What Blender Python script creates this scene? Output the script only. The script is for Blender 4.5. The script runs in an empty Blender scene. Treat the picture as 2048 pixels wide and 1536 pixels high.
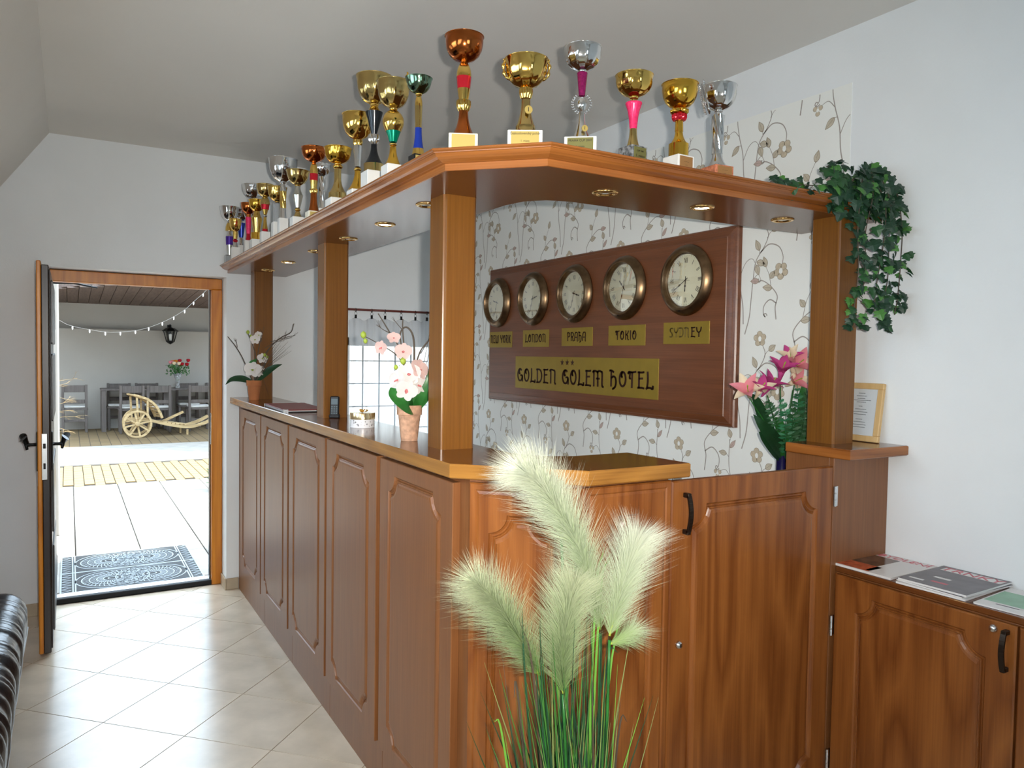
import bpy, bmesh, math, random
from mathutils import Vector, Matrix
random.seed(7)
PI = math.pi
SC = bpy.context.scene
COL = SC.collection

# ------------------------------------------------------------------ camera
cam_d = bpy.data.cameras.new('camera')
cam = bpy.data.objects.new('camera', cam_d)
COL.objects.link(cam)
CAMZ = 1.58
_yaw, _pit, _rol = 0.530821, 0.0383072, -0.0152640
_f = Vector((math.sin(_yaw) * math.cos(_pit), math.cos(_yaw) * math.cos(_pit), -math.sin(_pit)))
_r = Vector((math.cos(_yaw), -math.sin(_yaw), 0))
_d = _f.cross(_r)
_r2 = math.cos(_rol) * _r + math.sin(_rol) * _d
_d2 = -math.sin(_rol) * _r + math.cos(_rol) * _d
cam.matrix_world = Matrix(((_r2.x, -_d2.x, -_f.x, 0), (_r2.y, -_d2.y, -_f.y, 0), (_r2.z, -_d2.z, -_f.z, CAMZ), (0, 0, 0, 1)))
cam_d.sensor_width = 36
cam_d.sensor_fit = 'HORIZONTAL'
cam_d.lens = 1511.1 / 2048 * 36
cam_d.clip_start = 0.02
cam_d.clip_end = 200
SC.camera = cam

# ------------------------------------------------------------------ light
SKY = 9.0
SUN = 10.0
FLASH = 25.0
wd = bpy.data.worlds.new('world')
SC.world = wd
wd.use_nodes = True
bg = wd.node_tree.nodes['Background']
bg.inputs[0].default_value = (0.67, 0.84, 1.0, 1)
bg.inputs[1].default_value = SKY

def add_light(name, typ, loc, direction, **k):
    l = bpy.data.lights.new(name, typ)
    for a, v in k.items():
        setattr(l, a, v)
    o = bpy.data.objects.new(name, l)
    COL.objects.link(o)
    o.location = loc
    o.rotation_euler = Vector(direction).to_track_quat('-Z', 'Y').to_euler()
    return o

add_light('sun', 'SUN', (6, 2, 12), (-0.42, 0.17, -0.88), energy=SUN, angle=0.02, color=(1.0, 0.95, 0.86))
# the camera's own flash, beside the lens
add_light('camera_flash', 'AREA', (0.05, -0.035, CAMZ + 0.035), tuple(_f + Vector((-0.10, 0.0, -0.02))), energy=FLASH, shape='RECTANGLE', size=0.03, size_y=0.02, color=(1.0, 0.95, 0.88), spread=1.75)
# daylight portals in the openings
for nm, loc, dr, sx, sy in (('door_portal', (0.39, 5.5, 1.03), (0, -1, 0), 1.0, 2.06), ('window_portal', (2.08, 5.5, 1.27), (0, -1, 0), 0.76, 0.86)):
    o = add_light(nm, 'AREA', loc, dr, energy=1, shape='RECTANGLE', size=sx, size_y=sy)
    o.data.cycles.is_portal = True

vs = SC.view_settings
vs.view_transform = 'Standard'
vs.look = 'None'
vs.exposure = 0.02
vs.gamma = 1.0
vs.use_curve_mapping = False
SC.cycles.use_denoising = True
SC.cycles.max_bounces = 7
SC.cycles.diffuse_bounces = 4
SC.cycles.glossy_bounces = 4
SC.cycles.transparent_max_bounces = 12
SC.cycles.use_adaptive_sampling = True
SC.cycles.adaptive_threshold = 0.1
SC.cycles.adaptive_min_samples = 16
SC.cycles.sample_clamp_indirect = 6.0
SC.cycles.caustics_reflective = False
SC.cycles.caustics_refractive = False

# ------------------------------------------------------------------ materials
MATS = {}

def nodes(name):
    m = bpy.data.materials.new(name)
    m.use_nodes = True
    nt = m.node_tree
    return m, nt, nt.nodes['Principled BSDF']

def rgb(*c):
    """sRGB 0-255 to linear"""
    return tuple(((x / 255) / 12.92 if x <= 10 else ((x / 255 + 0.055) / 1.055) ** 2.4) for x in c) + (1,)

def pm(name, color, rough=0.5, metal=0.0, spec=0.5, coat=0.0, trans=0.0, noise=0.0, nscale=30, bump=0.0, bscale=200, emit=None, estr=0, ior=1.45, rnd=0.0):
    m, nt, p = nodes(name)
    c = color if len(color) == 4 else tuple(color) + (1,)
    p.inputs['Base Color'].default_value = c
    p.inputs['Roughness'].default_value = rough
    p.inputs['Metallic'].default_value = metal
    p.inputs['Specular IOR Level'].default_value = spec
    p.inputs['Coat Weight'].default_value = coat
    p.inputs['Transmission Weight'].default_value = trans
    p.inputs['IOR'].default_value = ior
    N = nt.nodes.new
    L = nt.links.new
    if noise or bump or rnd:
        tc = N('ShaderNodeTexCoord')
    if noise:
        n = N('ShaderNodeTexNoise')
        n.inputs['Scale'].default_value = nscale
        n.inputs['Detail'].default_value = 5
        L(tc.outputs['Object'], n.inputs['Vector'])
        r = N('ShaderNodeValToRGB')
        r.color_ramp.elements[0].position = 0.3
        r.color_ramp.elements[1].position = 0.7
        r.color_ramp.elements[0].color = tuple(x * (1 - noise) for x in c[:3]) + (1,)
        r.color_ramp.elements[1].color = tuple(min(1, x * (1 + noise)) for x in c[:3]) + (1,)
        L(n.outputs['Fac'], r.inputs['Fac'])
        L(r.outputs['Color'], p.inputs['Base Color'])
    if bump:
        n2 = N('ShaderNodeTexNoise')
        n2.inputs['Scale'].default_value = bscale
        n2.inputs['Detail'].default_value = 4
        L(tc.outputs['Object'], n2.inputs['Vector'])
        b = N('ShaderNodeBump')
        b.inputs['Strength'].default_value = bump
        b.inputs['Distance'].default_value = 0.004
        L(n2.outputs['Fac'], b.inputs['Height'])
        L(b.outputs['Normal'], p.inputs['Normal'])
    if emit:
        p.inputs['Emission Color'].default_value = tuple(emit)[:3] + (1,)
        p.inputs['Emission Strength'].default_value = estr
    MATS[name] = m
    return m

def wood(name, dark, light, axis='z', rough=0.3, fib=170, coat=0.0, spec=0.5, cath=0.5, bump=0.04):
    m, nt, p = nodes(name)
    N = nt.nodes.new
    L = nt.links.new
    tc = N('ShaderNodeTexCoord')
    oi = N('ShaderNodeObjectInfo')
    mul = N('ShaderNodeVectorMath'); mul.operation = 'SCALE'
    comb = N('ShaderNodeCombineXYZ')
    for i in range(3):
        L(oi.outputs['Random'], comb.inputs[i])
    L(comb.outputs[0], mul.inputs[0]); mul.inputs['Scale'].default_value = 7.3
    add = N('ShaderNodeVectorMath'); add.operation = 'ADD'
    L(tc.outputs['Object'], add.inputs[0]); L(mul.outputs[0], add.inputs[1])
    def mapped(long, cross):
        mp = N('ShaderNodeMapping')
        s = {'x': (long, cross, cross), 'y': (cross, long, cross), 'z': (cross, cross, long), 'h': (long, long, cross)}[axis]
        mp.inputs['Scale'].default_value = s
        L(add.outputs[0], mp.inputs['Vector'])
        return mp
    n1 = N('ShaderNodeTexNoise'); n1.inputs['Scale'].default_value = 1; n1.inputs['Detail'].default_value = 6; n1.inputs['Roughness'].default_value = 0.65
    L(mapped(2.2, fib).outputs[0], n1.inputs['Vector'])
    n2 = N('ShaderNodeTexNoise'); n2.inputs['Scale'].default_value = 1; n2.inputs['Detail'].default_value = 2
    L(mapped(0.7, 6).outputs[0], n2.inputs['Vector'])
    # contour lines of the broad noise make the cathedral figure
    mt = N('ShaderNodeMath'); mt.operation = 'MULTIPLY'; mt.inputs[1].default_value = 14
    L(n2.outputs['Fac'], mt.inputs[0])
    fr = N('ShaderNodeMath'); fr.operation = 'PINGPONG'; fr.inputs[1].default_value = 1.0
    L(mt.outputs[0], fr.inputs[0])
    mixf = N('ShaderNodeMix'); mixf.data_type = 'FLOAT'; mixf.inputs[0].default_value = cath
    L(n1.outputs['Fac'], mixf.inputs[2]); L(fr.outputs[0], mixf.inputs[3])
    r = N('ShaderNodeValToRGB')
    r.color_ramp.elements[0].position = 0.22; r.color_ramp.elements[1].position = 0.78
    r.color_ramp.elements[0].color = dark; r.color_ramp.elements[1].color = light
    L(mixf.outputs[0], r.inputs['Fac'])
    L(r.outputs['Color'], p.inputs['Base Color'])
    p.inputs['Roughness'].default_value = rough
    p.inputs['Specular IOR Level'].default_value = spec
    p.inputs['Coat Weight'].default_value = coat
    p.inputs['Coat Roughness'].default_value = 0.08
    if bump:
        b = N('ShaderNodeBump'); b.inputs['Strength'].default_value = bump; b.inputs['Distance'].default_value = 0.002
        L(n1.outputs['Fac'], b.inputs['Height']); L(b.outputs['Normal'], p.inputs['Normal'])
    MATS[name] = m
    return m

def thin(name, color, transp, rough=0.5, translucent=0.5):
    """thin fabric or petal: diffuse + translucent, partly open weave"""
    m = bpy.data.materials.new(name); m.use_nodes = True
    nt = m.node_tree; N = nt.nodes.new; L = nt.links.new
    nt.nodes.remove(nt.nodes['Principled BSDF'])
    out = nt.nodes['Material Output']
    d = N('ShaderNodeBsdfDiffuse'); d.inputs[0].default_value = color
    t = N('ShaderNodeBsdfTranslucent'); t.inputs[0].default_value = color
    mx = N('ShaderNodeMixShader'); mx.inputs[0].default_value = translucent
    L(d.outputs[0], mx.inputs[1]); L(t.outputs[0], mx.inputs[2])
    if transp:
        tr = N('ShaderNodeBsdfTransparent')
        m2 = N('ShaderNodeMixShader'); m2.inputs[0].default_value = transp
        L(mx.outputs[0], m2.inputs[1]); L(tr.outputs[0], m2.inputs[2]); L(m2.outputs[0], out.inputs[0])
    else:
        L(mx.outputs[0], out.inputs[0])
    MATS[name] = m
    return m

def glass(name, tint=(0.97, 0.98, 0.98, 1), refl=0.02):
    m = bpy.data.materials.new(name); m.use_nodes = True
    nt = m.node_tree; N = nt.nodes.new; L = nt.links.new
    nt.nodes.remove(nt.nodes['Principled BSDF'])
    out = nt.nodes['Material Output']
    tr = N('ShaderNodeBsdfTransparent'); tr.inputs[0].default_value = tint
    g = N('ShaderNodeBsdfGlossy'); g.inputs['Roughness'].default_value = 0.02
    lw = N('ShaderNodeLayerWeight'); lw.inputs[0].default_value = 0.25
    ad = N('ShaderNodeMath'); ad.operation = 'MULTIPLY_ADD'; ad.inputs[1].default_value = 0.35; ad.inputs[2].default_value = refl
    L(lw.outputs['Fresnel'], ad.inputs[0])
    mx = N('ShaderNodeMixShader')
    L(ad.outputs[0], mx.inputs[0]); L(tr.outputs[0], mx.inputs[1]); L(g.outputs[0], mx.inputs[2]); L(mx.outputs[0], out.inputs[0])
    MATS[name] = m
    return m

# plaster and floors
pm('plaster', rgb(234, 237, 238), 0.9, noise=0.02, nscale=3, bump=0.12, bscale=90)
pm('ceiling_paint', rgb(232, 229, 223), 0.92, noise=0.015, nscale=2, bump=0.08, bscale=80)
pm('paper_ground', rgb(240, 241, 236), 0.75, bump=0.15, bscale=420)
pm('vine_stem', rgb(166, 158, 150), 0.6)
pm('vine_leaf', rgb(196, 186, 166), 0.6, noise=0.1, nscale=60)
pm('vine_flower', rgb(200, 186, 162), 0.6, noise=0.12, nscale=70)
pm('vine_edge', rgb(160, 148, 130), 0.6)
pm('vine_rose', rgb(196, 172, 164), 0.6, noise=0.1, nscale=60)
pm('tile', rgb(206, 190, 168), 0.24, spec=0.85, noise=0.13, nscale=5.5, rnd=1)
pm('grout', rgb(150, 140, 125), 0.8)
pm('skirting', rgb(186, 170, 146), 0.35, noise=0.1, nscale=8)
# woods
wood('cherry_v', rgb(104, 54, 19), rgb(146, 88, 40), 'z', 0.30, cath=0.4)
wood('cherry_side', rgb(108, 64, 32), rgb(138, 88, 48), 'z', 0.38, cath=0.12, spec=0.6)
wood('cherry_h', rgb(118, 64, 24), rgb(166, 102, 48), 'h', 0.22, cath=0.3)
wood('oak_h', rgb(124, 80, 30), rgb(170, 118, 52), 'h', 0.24, cath=0.25)
wood('walnut_top', rgb(84, 46, 22), rgb(124, 72, 34), 'h', 0.14, cath=0.1)
wood('shelf_under', rgb(92, 50, 24), rgb(128, 76, 40), 'h', 0.2, cath=0.1, spec=0.3)
wood('pillar_wood', rgb(100, 60, 19), rgb(132, 85, 32), 'z', 0.3, cath=0.1, spec=0.35)
wood('board_wood', rgb(104, 52, 28), rgb(142, 80, 46), 'y', 0.3, cath=0.2)
wood('pine_orange', rgb(172, 94, 14), rgb(216, 138, 38), 'z', 0.35, fib=60, cath=0.3)
wood('door_dark', rgb(30, 21, 18), rgb(54, 40, 34), 'z', 0.35, cath=0.1)
wood('beech', rgb(202, 164, 108), rgb(222, 188, 134), 'z', 0.4, fib=90, cath=0.2)
wood('old_wood', rgb(150, 124, 84), rgb(214, 190, 146), 'x', 0.8, fib=50, cath=0.2)
wood('grey_wood', rgb(70, 64, 62), rgb(104, 96, 92), 'z', 0.6, fib=60, cath=0.2)
wood('soffit_wood', rgb(74, 60, 54), rgb(108, 92, 84), 'y', 0.7, fib=30, cath=0.2)
# metals
pm('gold', (0.82, 0.54, 0.14), 0.10, 1.0)
pm('goldy', (0.86, 0.50, 0.07), 0.12, 1.0)
pm('goldd', (0.62, 0.45, 0.17), 0.14, 1.0)
pm('silver', (0.74, 0.73, 0.72), 0.09, 1.0)
pm('pewter', (0.62, 0.62, 0.56), 0.28, 1.0)
pm('bronze', (0.48, 0.13, 0.03), 0.13, 1.0)
pm('brass', (0.95, 0.62, 0.24), 0.15, 1.0)
pm('brass_old', (0.21, 0.13, 0.07), 0.33, 1.0, noise=0.25, nscale=25)
pm('plate_brass', rgb(158, 132, 50), 0.42, 0.45, noise=0.06, nscale=15)
pm('steel', (0.7, 0.7, 0.7), 0.25, 1.0)
pm('iron', rgb(24, 24, 24), 0.4, 0.6)
pm('handle_iron', rgb(58, 48, 40), 0.35, 0.8)
pm('redm', (0.62, 0.02, 0.035), 0.15, 0.6)
pm('pink', (0.85, 0.03, 0.14), 0.22, 0.15, noise=0.15, nscale=120)
pm('purple', (0.24, 0.01, 0.09), 0.2, 0.4, noise=0.3, nscale=150)
pm('violet', (0.09, 0.03, 0.35), 0.2, 0.4)
pm('blue', (0.012, 0.04, 0.34), 0.25, 0.3)
pm('green', (0.0, 0.25, 0.14), 0.18, 0.5)
pm('black', (0.012, 0.014, 0.017), 0.18, 0.3)
pm('greenbowl', (0.16, 0.26, 0.18), 0.12, 1.0)
pm('silverblue', (0.82, 0.84, 0.92), 0.1, 1.0)
pm('white', rgb(236, 234, 228), 0.3, noise=0.02, nscale=30)
pm('cream', rgb(238, 230, 208), 0.35)
pm('marble', rgb(120, 122, 124), 0.2, noise=0.9, nscale=90)
pm('granite', rgb(196, 120, 88), 0.25, noise=0.35, nscale=130)
pm('clear', (0.9, 0.92, 0.93), 0.06, 0.0, spec=0.7, trans=0.75, ior=1.4)
pm('olive', rgb(124, 120, 70), 0.4, 0.4)
pm('copper', rgb(176, 128, 78), 0.4, 0.4)
pm('plaque_gold', rgb(206, 180, 104), 0.38, 0.45)
pm('ink', rgb(42, 30, 22), 0.6)
pm('sign_ink', rgb(60, 30, 18), 0.55)
pm('glare_ink', rgb(128, 106, 50), 0.55)  # paler ink, glare on the letters put into the colour
pm('dial', rgb(226, 220, 190), 0.55)
pm('paper', rgb(238, 240, 244), 0.6)
pm('lamp_glow', (1, 0.8, 0.5), 0.4, emit=(1.0, 0.76, 0.42), estr=60)
pm('lamp_off', (0.8, 0.78, 0.72), 0.12, 0.9)
glass('window_glass')
glass('clock_glass', (0.98, 0.98, 0.97, 1), 0.0)
# plants, fabrics, outdoors
pm('terracotta', rgb(186, 144, 116), 0.85, noise=0.3, nscale=55, bump=0.1, bscale=120)
pm('terracotta_red', rgb(178, 110, 66), 0.85, noise=0.12, nscale=14)
pm('soil', rgb(50, 42, 34), 0.95)
pm('leaf_dark', (0.012, 0.05, 0.016), 0.35, noise=0.3, nscale=20)
pm('leaf_green', (0.02, 0.12, 0.02), 0.35, noise=0.3, nscale=20)
pm('ivy_dark', (0.010, 0.040, 0.018), 0.45, noise=0.35, nscale=40)
pm('ivy_mid', (0.018, 0.075, 0.022), 0.45, noise=0.3, nscale=40)
pm('ivy_light', (0.06, 0.19, 0.035), 0.45, noise=0.25, nscale=40)
pm('fern', (0.02, 0.13, 0.05), 0.5, noise=0.35, nscale=30)
pm('twig', rgb(84, 74, 64), 0.85)
pm('twig_pale', rgb(150, 128, 92), 0.85)
pm('bud', (0.33, 0.42, 0.05), 0.5)
thin('petal_white', rgb(240, 234, 230), 0, translucent=0.35)
thin('petal_blush', rgb(240, 206, 198), 0, translucent=0.35)
thin('petal_lip', rgb(216, 132, 130), 0, translucent=0.2)
thin('petal_magenta', rgb(206, 84, 148), 0, translucent=0.3)
thin('petal_pink', rgb(236, 150, 160), 0, translucent=0.3)
thin('petal_cream', rgb(244, 226, 196), 0, translucent=0.3)
thin('petal_rose_red', rgb(170, 40, 50), 0, translucent=0.2)
thin('petal_rose_orange', rgb(232, 140, 60), 0, translucent=0.2)
thin('sheer', rgb(240, 242, 246), 0.58, translucent=0.6)
pm('vase_blue', rgb(22, 18, 62), 0.25)
pm('leather', (0.010, 0.010, 0.012), 0.28, bump=0.3, bscale=60)
pm('piping', rgb(150, 156, 160), 0.4)
pm('red_cover', rgb(126, 44, 44), 0.45)
pm('plastic_black', rgb(26, 27, 30), 0.35)
pm('screen_grey', rgb(86, 96, 100), 0.2)
pm('gift_white', rgb(232, 230, 230), 0.35)
pm('gift_gold', (0.85, 0.66, 0.38), 0.18, 0.9)
pm('ribbon_gold', (0.9, 0.55, 0.12), 0.3, 0.6)
pm('silver_print', rgb(160, 156, 156), 0.3, 0.6)
pm('rubber', rgb(22, 24, 26), 0.7)
pm('zinc', rgb(196, 200, 202), 0.4, 0.3)
pm('rod', rgb(104, 44, 34), 0.35)
pm('white_frame', rgb(232, 232, 230), 0.4)
pm('stone', rgb(150, 145, 138), 0.9, noise=0.12, nscale=6)
pm('sett', rgb(134, 114, 80), 0.9, noise=0.15, nscale=9)
pm('joint', rgb(44, 40, 34), 0.95)
pm('wall_out', rgb(158, 154, 148), 0.95, noise=0.03, nscale=2, bump=0.1, bscale=20)
pm('cushion', rgb(206, 204, 200), 0.9)
pm('bulb_white', rgb(240, 240, 240), 0.3)
pm('twine', rgb(120, 118, 114), 0.7)
pm('mag_dark', rgb(92, 86, 92), 0.3, noise=0.3, nscale=18)
pm('mag_white', rgb(226, 224, 222), 0.25)
pm('mag_photo', rgb(92, 62, 44), 0.22, noise=0.75, nscale=34)
pm('mag_green', rgb(128, 178, 146), 0.25, noise=0.12, nscale=14)
pm('mag_red', rgb(190, 56, 78), 0.3)
pm('mag_orange', rgb(190, 84, 46), 0.25, noise=0.4, nscale=40)
pm('shrub_green', (0.05, 0.11, 0.03), 0.6, noise=0.3, nscale=20)

def hair_mat(name, c0, c1):
    m, nt, p = nodes(name)
    nt.nodes.remove(p)
    N = nt.nodes.new; L = nt.links.new
    at = N('ShaderNodeAttribute'); at.attribute_name = 'along'
    mx = N('ShaderNodeMix'); mx.data_type = 'RGBA'
    L(at.outputs['Fac'], mx.inputs[0]); mx.inputs[6].default_value = c0; mx.inputs[7].default_value = c1
    d = N('ShaderNodeBsdfDiffuse'); t = N('ShaderNodeBsdfTranslucent'); ms = N('ShaderNodeMixShader'); ms.inputs[0].default_value = 0.4
    L(mx.outputs[2], d.inputs[0]); L(mx.outputs[2], t.inputs[0]); L(d.outputs[0], ms.inputs[1]); L(t.outputs[0], ms.inputs[2])
    L(ms.outputs[0], nt.nodes['Material Output'].inputs[0])
    MATS[name] = m
hair_mat('plume', rgb(146, 170, 108), rgb(212, 214, 198))
hair_mat('plume_green', rgb(108, 142, 70), rgb(198, 200, 172))

def paving_mat():
    m, nt, p = nodes('paving_far_shaded')
    N = nt.nodes.new; L = nt.links.new
    tc = N('ShaderNodeTexCoord'); mp = N('ShaderNodeMapping')
    mp.inputs['Scale'].default_value = (1, 1, 1); mp.inputs['Rotation'].default_value = (0, 0, PI / 2)
    br = N('ShaderNodeTexBrick'); br.inputs['Scale'].default_value = 1.0
    br.inputs['Brick Width'].default_value = 0.3; br.inputs['Row Height'].default_value = 0.15; br.inputs['Mortar Size'].default_value = 0.006
    br.inputs['Color1'].default_value = rgb(120, 100, 70); br.inputs['Color2'].default_value = rgb(110, 92, 64); br.inputs['Mortar'].default_value = rgb(66, 55, 39)
    L(tc.outputs['Object'], mp.inputs[0]); L(mp.outputs[0], br.inputs['Vector']); L(br.outputs['Color'], p.inputs['Base Color'])
    p.inputs['Roughness'].default_value = 0.9
    MATS['paving_far_shaded'] = m
paving_mat()

# ------------------------------------------------------------------ mesh helpers
class MB:
    def __init__(s):
        s.v = []; s.f = []; s.mi = []; s.cur = 0
    def add(s, vs, fs):
        b = len(s.v)
        s.v += [tuple(v) for v in vs]
        s.f += [tuple(i + b for i in f) for f in fs]
        s.mi += [s.cur] * len(fs)
        return s
    def box(s, x0, y0, z0, x1, y1, z1):
        return s.add([(x0, y0, z0), (x1, y0, z0), (x1, y1, z0), (x0, y1, z0), (x0, y0, z1), (x1, y0, z1), (x1, y1, z1), (x0, y1, z1)],
                     [(0, 3, 2, 1), (4, 5, 6, 7), (0, 1, 5, 4), (1, 2, 6, 5), (2, 3, 7, 6), (3, 0, 4, 7)])
    def bbox(s, x0, y0, z0, x1, y1, z1, b=0.003):
        """box with all edges chamfered"""
        x0, x1 = min(x0, x1), max(x0, x1); y0, y1 = min(y0, y1), max(y0, y1); z0, z1 = min(z0, z1), max(z0, z1)
        pts = []
        for ax in range(3):
            for sx in (0, 1):
                for sy in (0, 1):
                    for sz in (0, 1):
                        k = [sx, sy, sz]
                        lo = (x0, y0, z0); hi = (x1, y1, z1)
                        p = []
                        for i in range(3):
                            q = hi[i] if k[i] else lo[i]
                            if i != ax:
                                q += -b if k[i] else b
                            p.append(q)
                        pts.append(p)
        bm = bmesh.new()
        for p in pts: bm.verts.new(p)
        bmesh.ops.convex_hull(bm, input=bm.verts[:])
        bmesh.ops.dissolve_limit(bm, angle_limit=0.01, verts=bm.verts[:], edges=bm.edges[:])
        bm.verts.index_update()
        s.add([v.co for v in bm.verts], [[v.index for v in f.verts] for f in bm.faces])
        bm.free()
        return s
    def prism(s, poly, z0, z1):
        n = len(poly)
        vs = [(p[0], p[1], z0) for p in poly] + [(p[0], p[1], z1) for p in poly]
        fs = [tuple(range(n))[::-1], tuple(range(n, 2 * n))] + [(i, (i + 1) % n, n + (i + 1) % n, n + i) for i in range(n)]
        return s.add(vs, fs)
    def lathe(s, prof, seg=24, c=(0, 0, 0), mod=None, cap=True):
        vs = []; fs = []
        m = len(prof)
        for i in range(seg):
            a = 2 * PI * i / seg
            for j, (r, z) in enumerate(prof):
                rr = r * (mod(a, j / (m - 1)) if mod else 1)
                vs.append((c[0] + rr * math.cos(a), c[1] + rr * math.sin(a), c[2] + z))
        for i in range(seg):
            k = (i + 1) % seg
            for j in range(m - 1):
                fs.append((i * m + j, k * m + j, k * m + j + 1, i * m + j + 1))
        if cap:
            if prof[0][0] > 1e-5: fs.append(tuple(i * m for i in range(seg))[::-1])
            if prof[-1][0] > 1e-5: fs.append(tuple(i * m + m - 1 for i in range(seg)))
        return s.add(vs, fs)
    def tube(s, pts, rad, seg=8, cap=True):
        pts = [Vector(p) for p in pts]
        n = len(pts)
        rr = rad if isinstance(rad, (list, tuple)) else [rad] * n
        vs = []; fs = []
        up = Vector((0, 0, 1))
        prev = None
        for i, p in enumerate(pts):
            t = (pts[min(i + 1, n - 1)] - pts[max(i - 1, 0)])
            t = t.normalized() if t.length > 1e-9 else Vector((0, 0, 1))
            if prev is None:
                ref = up if abs(t.z) < 0.9 else Vector((1, 0, 0))
                a = t.cross(ref).normalized()
            else:
                a = (prev - t * prev.dot(t))
                a = a.normalized() if a.length > 1e-6 else t.orthogonal().normalized()
            prev = a
            b = t.cross(a)
            for k in range(seg):
                an = 2 * PI * k / seg
                vs.append(p + (a * math.cos(an) + b * math.sin(an)) * rr[i])
        for i in range(n - 1):
            for k in range(seg):
                k2 = (k + 1) % seg
                fs.append((i * seg + k, i * seg + k2, (i + 1) * seg + k2, (i + 1) * seg + k))
        if cap:
            fs.append(tuple(range(seg))[::-1]); fs.append(tuple(range((n - 1) * seg, n * seg)))
        return s.add(vs, fs)
    def bar(s, a, b, w, h, up=(0, 0, 1)):
        a = Vector(a); b = Vector(b); t = (b - a).normalized(); u = Vector(up)
        sd = t.cross(u)
        sd = sd.normalized() if sd.length > 1e-6 else Vector((1, 0, 0))
        u = sd.cross(t)
        vs = []
        for p in (a, b):
            for i, j in ((-1, -1), (1, -1), (1, 1), (-1, 1)):
                vs.append(p + sd * (i * w / 2) + u * (j * h / 2))
        return s.add(vs, [(0, 1, 2, 3), (7, 6, 5, 4), (0, 4, 5, 1), (1, 5, 6, 2), (2, 6, 7, 3), (3, 7, 4, 0)])
    def xf(s, M):
        s.v = [tuple(M @ Vector(v)) for v in s.v]
        return s
    def build(s, name, mat, parent=None, smooth=False, loc=None, rot=None, mats=None, auto=None):
        me = bpy.data.meshes.new(name)
        me.from_pydata(s.v, [], s.f)
        for m in (mats or [mat]):
            me.materials.append(MATS[m])
        if mats:
            me.polygons.foreach_set('material_index', s.mi)
        if smooth:
            me.polygons.foreach_set('use_smooth', [True] * len(me.polygons))
            if auto:
                me.set_sharp_from_angle(angle=auto)
        me.update()
        o = bpy.data.objects.new(name, me)
        COL.objects.link(o)
        if parent: o.parent = parent
        if loc: o.location = loc
        if rot: o.rotation_euler = rot
        return o

def mobj(name, me, parent=None, loc=None, rot=None, scale=None):
    o = bpy.data.objects.new(name, me)
    COL.objects.link(o)
    if parent: o.parent = parent
    if loc is not None: o.location = loc
    if rot is not None: o.rotation_euler = rot
    if scale is not None: o.scale = scale
    return o

def thing(name, label, cat, loc=(0, 0, 0), rz=0, group=None):
    o = bpy.data.objects.new(name, None)
    o.empty_display_size = 0.05
    COL.objects.link(o)
    o.location = loc; o.rotation_euler = (0, 0, rz)
    return tag(o, label, cat, group)

def tag(o, label, cat, group=None):
    o['label'] = label; o['category'] = cat
    if group: o['group'] = group
    return o

def struct(o):
    o['kind'] = 'structure'
    return o

def stuff(o):
    o['kind'] = 'stuff'
    return o

def copy_tree(o, parent=None):
    c = o.copy(); COL.objects.link(c); c.parent = parent
    for ch in list(o.children): copy_tree(ch, c)
    return c

def catmull(P, n=8):
    P = [Vector(p) for p in P]
    out = []
    Q = [P[0] * 2 - P[1]] + P + [P[-1] * 2 - P[-2]]
    for i in range(1, len(Q) - 2):
        for k in range(n):
            t = k / n
            a, b, c, d = Q[i - 1], Q[i], Q[i + 1], Q[i + 2]
            out.append(0.5 * ((2 * b) + (c - a) * t + (2 * a - 5 * b + 4 * c - d) * t * t + (3 * b - a - 3 * c + d) * t ** 3))
    out.append(P[-1])
    return out

def ribbon2d(mb, pts, w, z=0.0, taper=None):
    """flat strip along 2D points (x, y) at height z"""
    pts = [Vector((p[0], p[1])) for p in pts]
    n = len(pts); vs = []; fs = []
    for i, p in enumerate(pts):
        t = pts[min(i + 1, n - 1)] - pts[max(i - 1, 0)]
        t = t.normalized() if t.length > 1e-9 else Vector((1, 0))
        nn = Vector((-t.y, t.x))
        ww = w / 2 * (taper(i / (n - 1)) if taper else 1)
        vs += [(p.x + nn.x * ww, p.y + nn.y * ww, z), (p.x - nn.x * ww, p.y - nn.y * ww, z)]
    for i in range(n - 1):
        fs.append((2 * i, 2 * i + 1, 2 * i + 3, 2 * i + 2))
    mb.add(vs, fs)

def text_mesh(body, size, name='lettering', align='CENTER', extrude=0.0004, mat='ink'):
    cu = bpy.data.curves.new(name, 'FONT')
    cu.body = body; cu.size = size; cu.align_x = align; cu.align_y = 'CENTER'; cu.extrude = extrude; cu.resolution_u = 3
    o = bpy.data.objects.new(name, cu)
    COL.objects.link(o)
    dg = bpy.context.evaluated_depsgraph_get()
    me = bpy.data.meshes.new_from_object(o.evaluated_get(dg))
    bpy.data.objects.remove(o); bpy.data.curves.remove(cu)
    me.name = name
    me.materials.clear(); me.materials.append(MATS[mat])
    return me
# ================================================================== THE SETTING
XR, YB, YF, ZC = 2.545, 5.21, -3.2, 2.83
FX = -0.09                       # fold between flat and sloping ceiling
SD = Vector((-0.575, 0, -0.818)).normalized()
SN = Vector((-0.818, 0, 0.575)).normalized()
XL = -1.22

fl = struct(MB().box(XL - 0.2, YF - 0.2, -0.12, XR + 0.2, 5.40, -0.003).build('floor', 'grout'))
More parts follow.
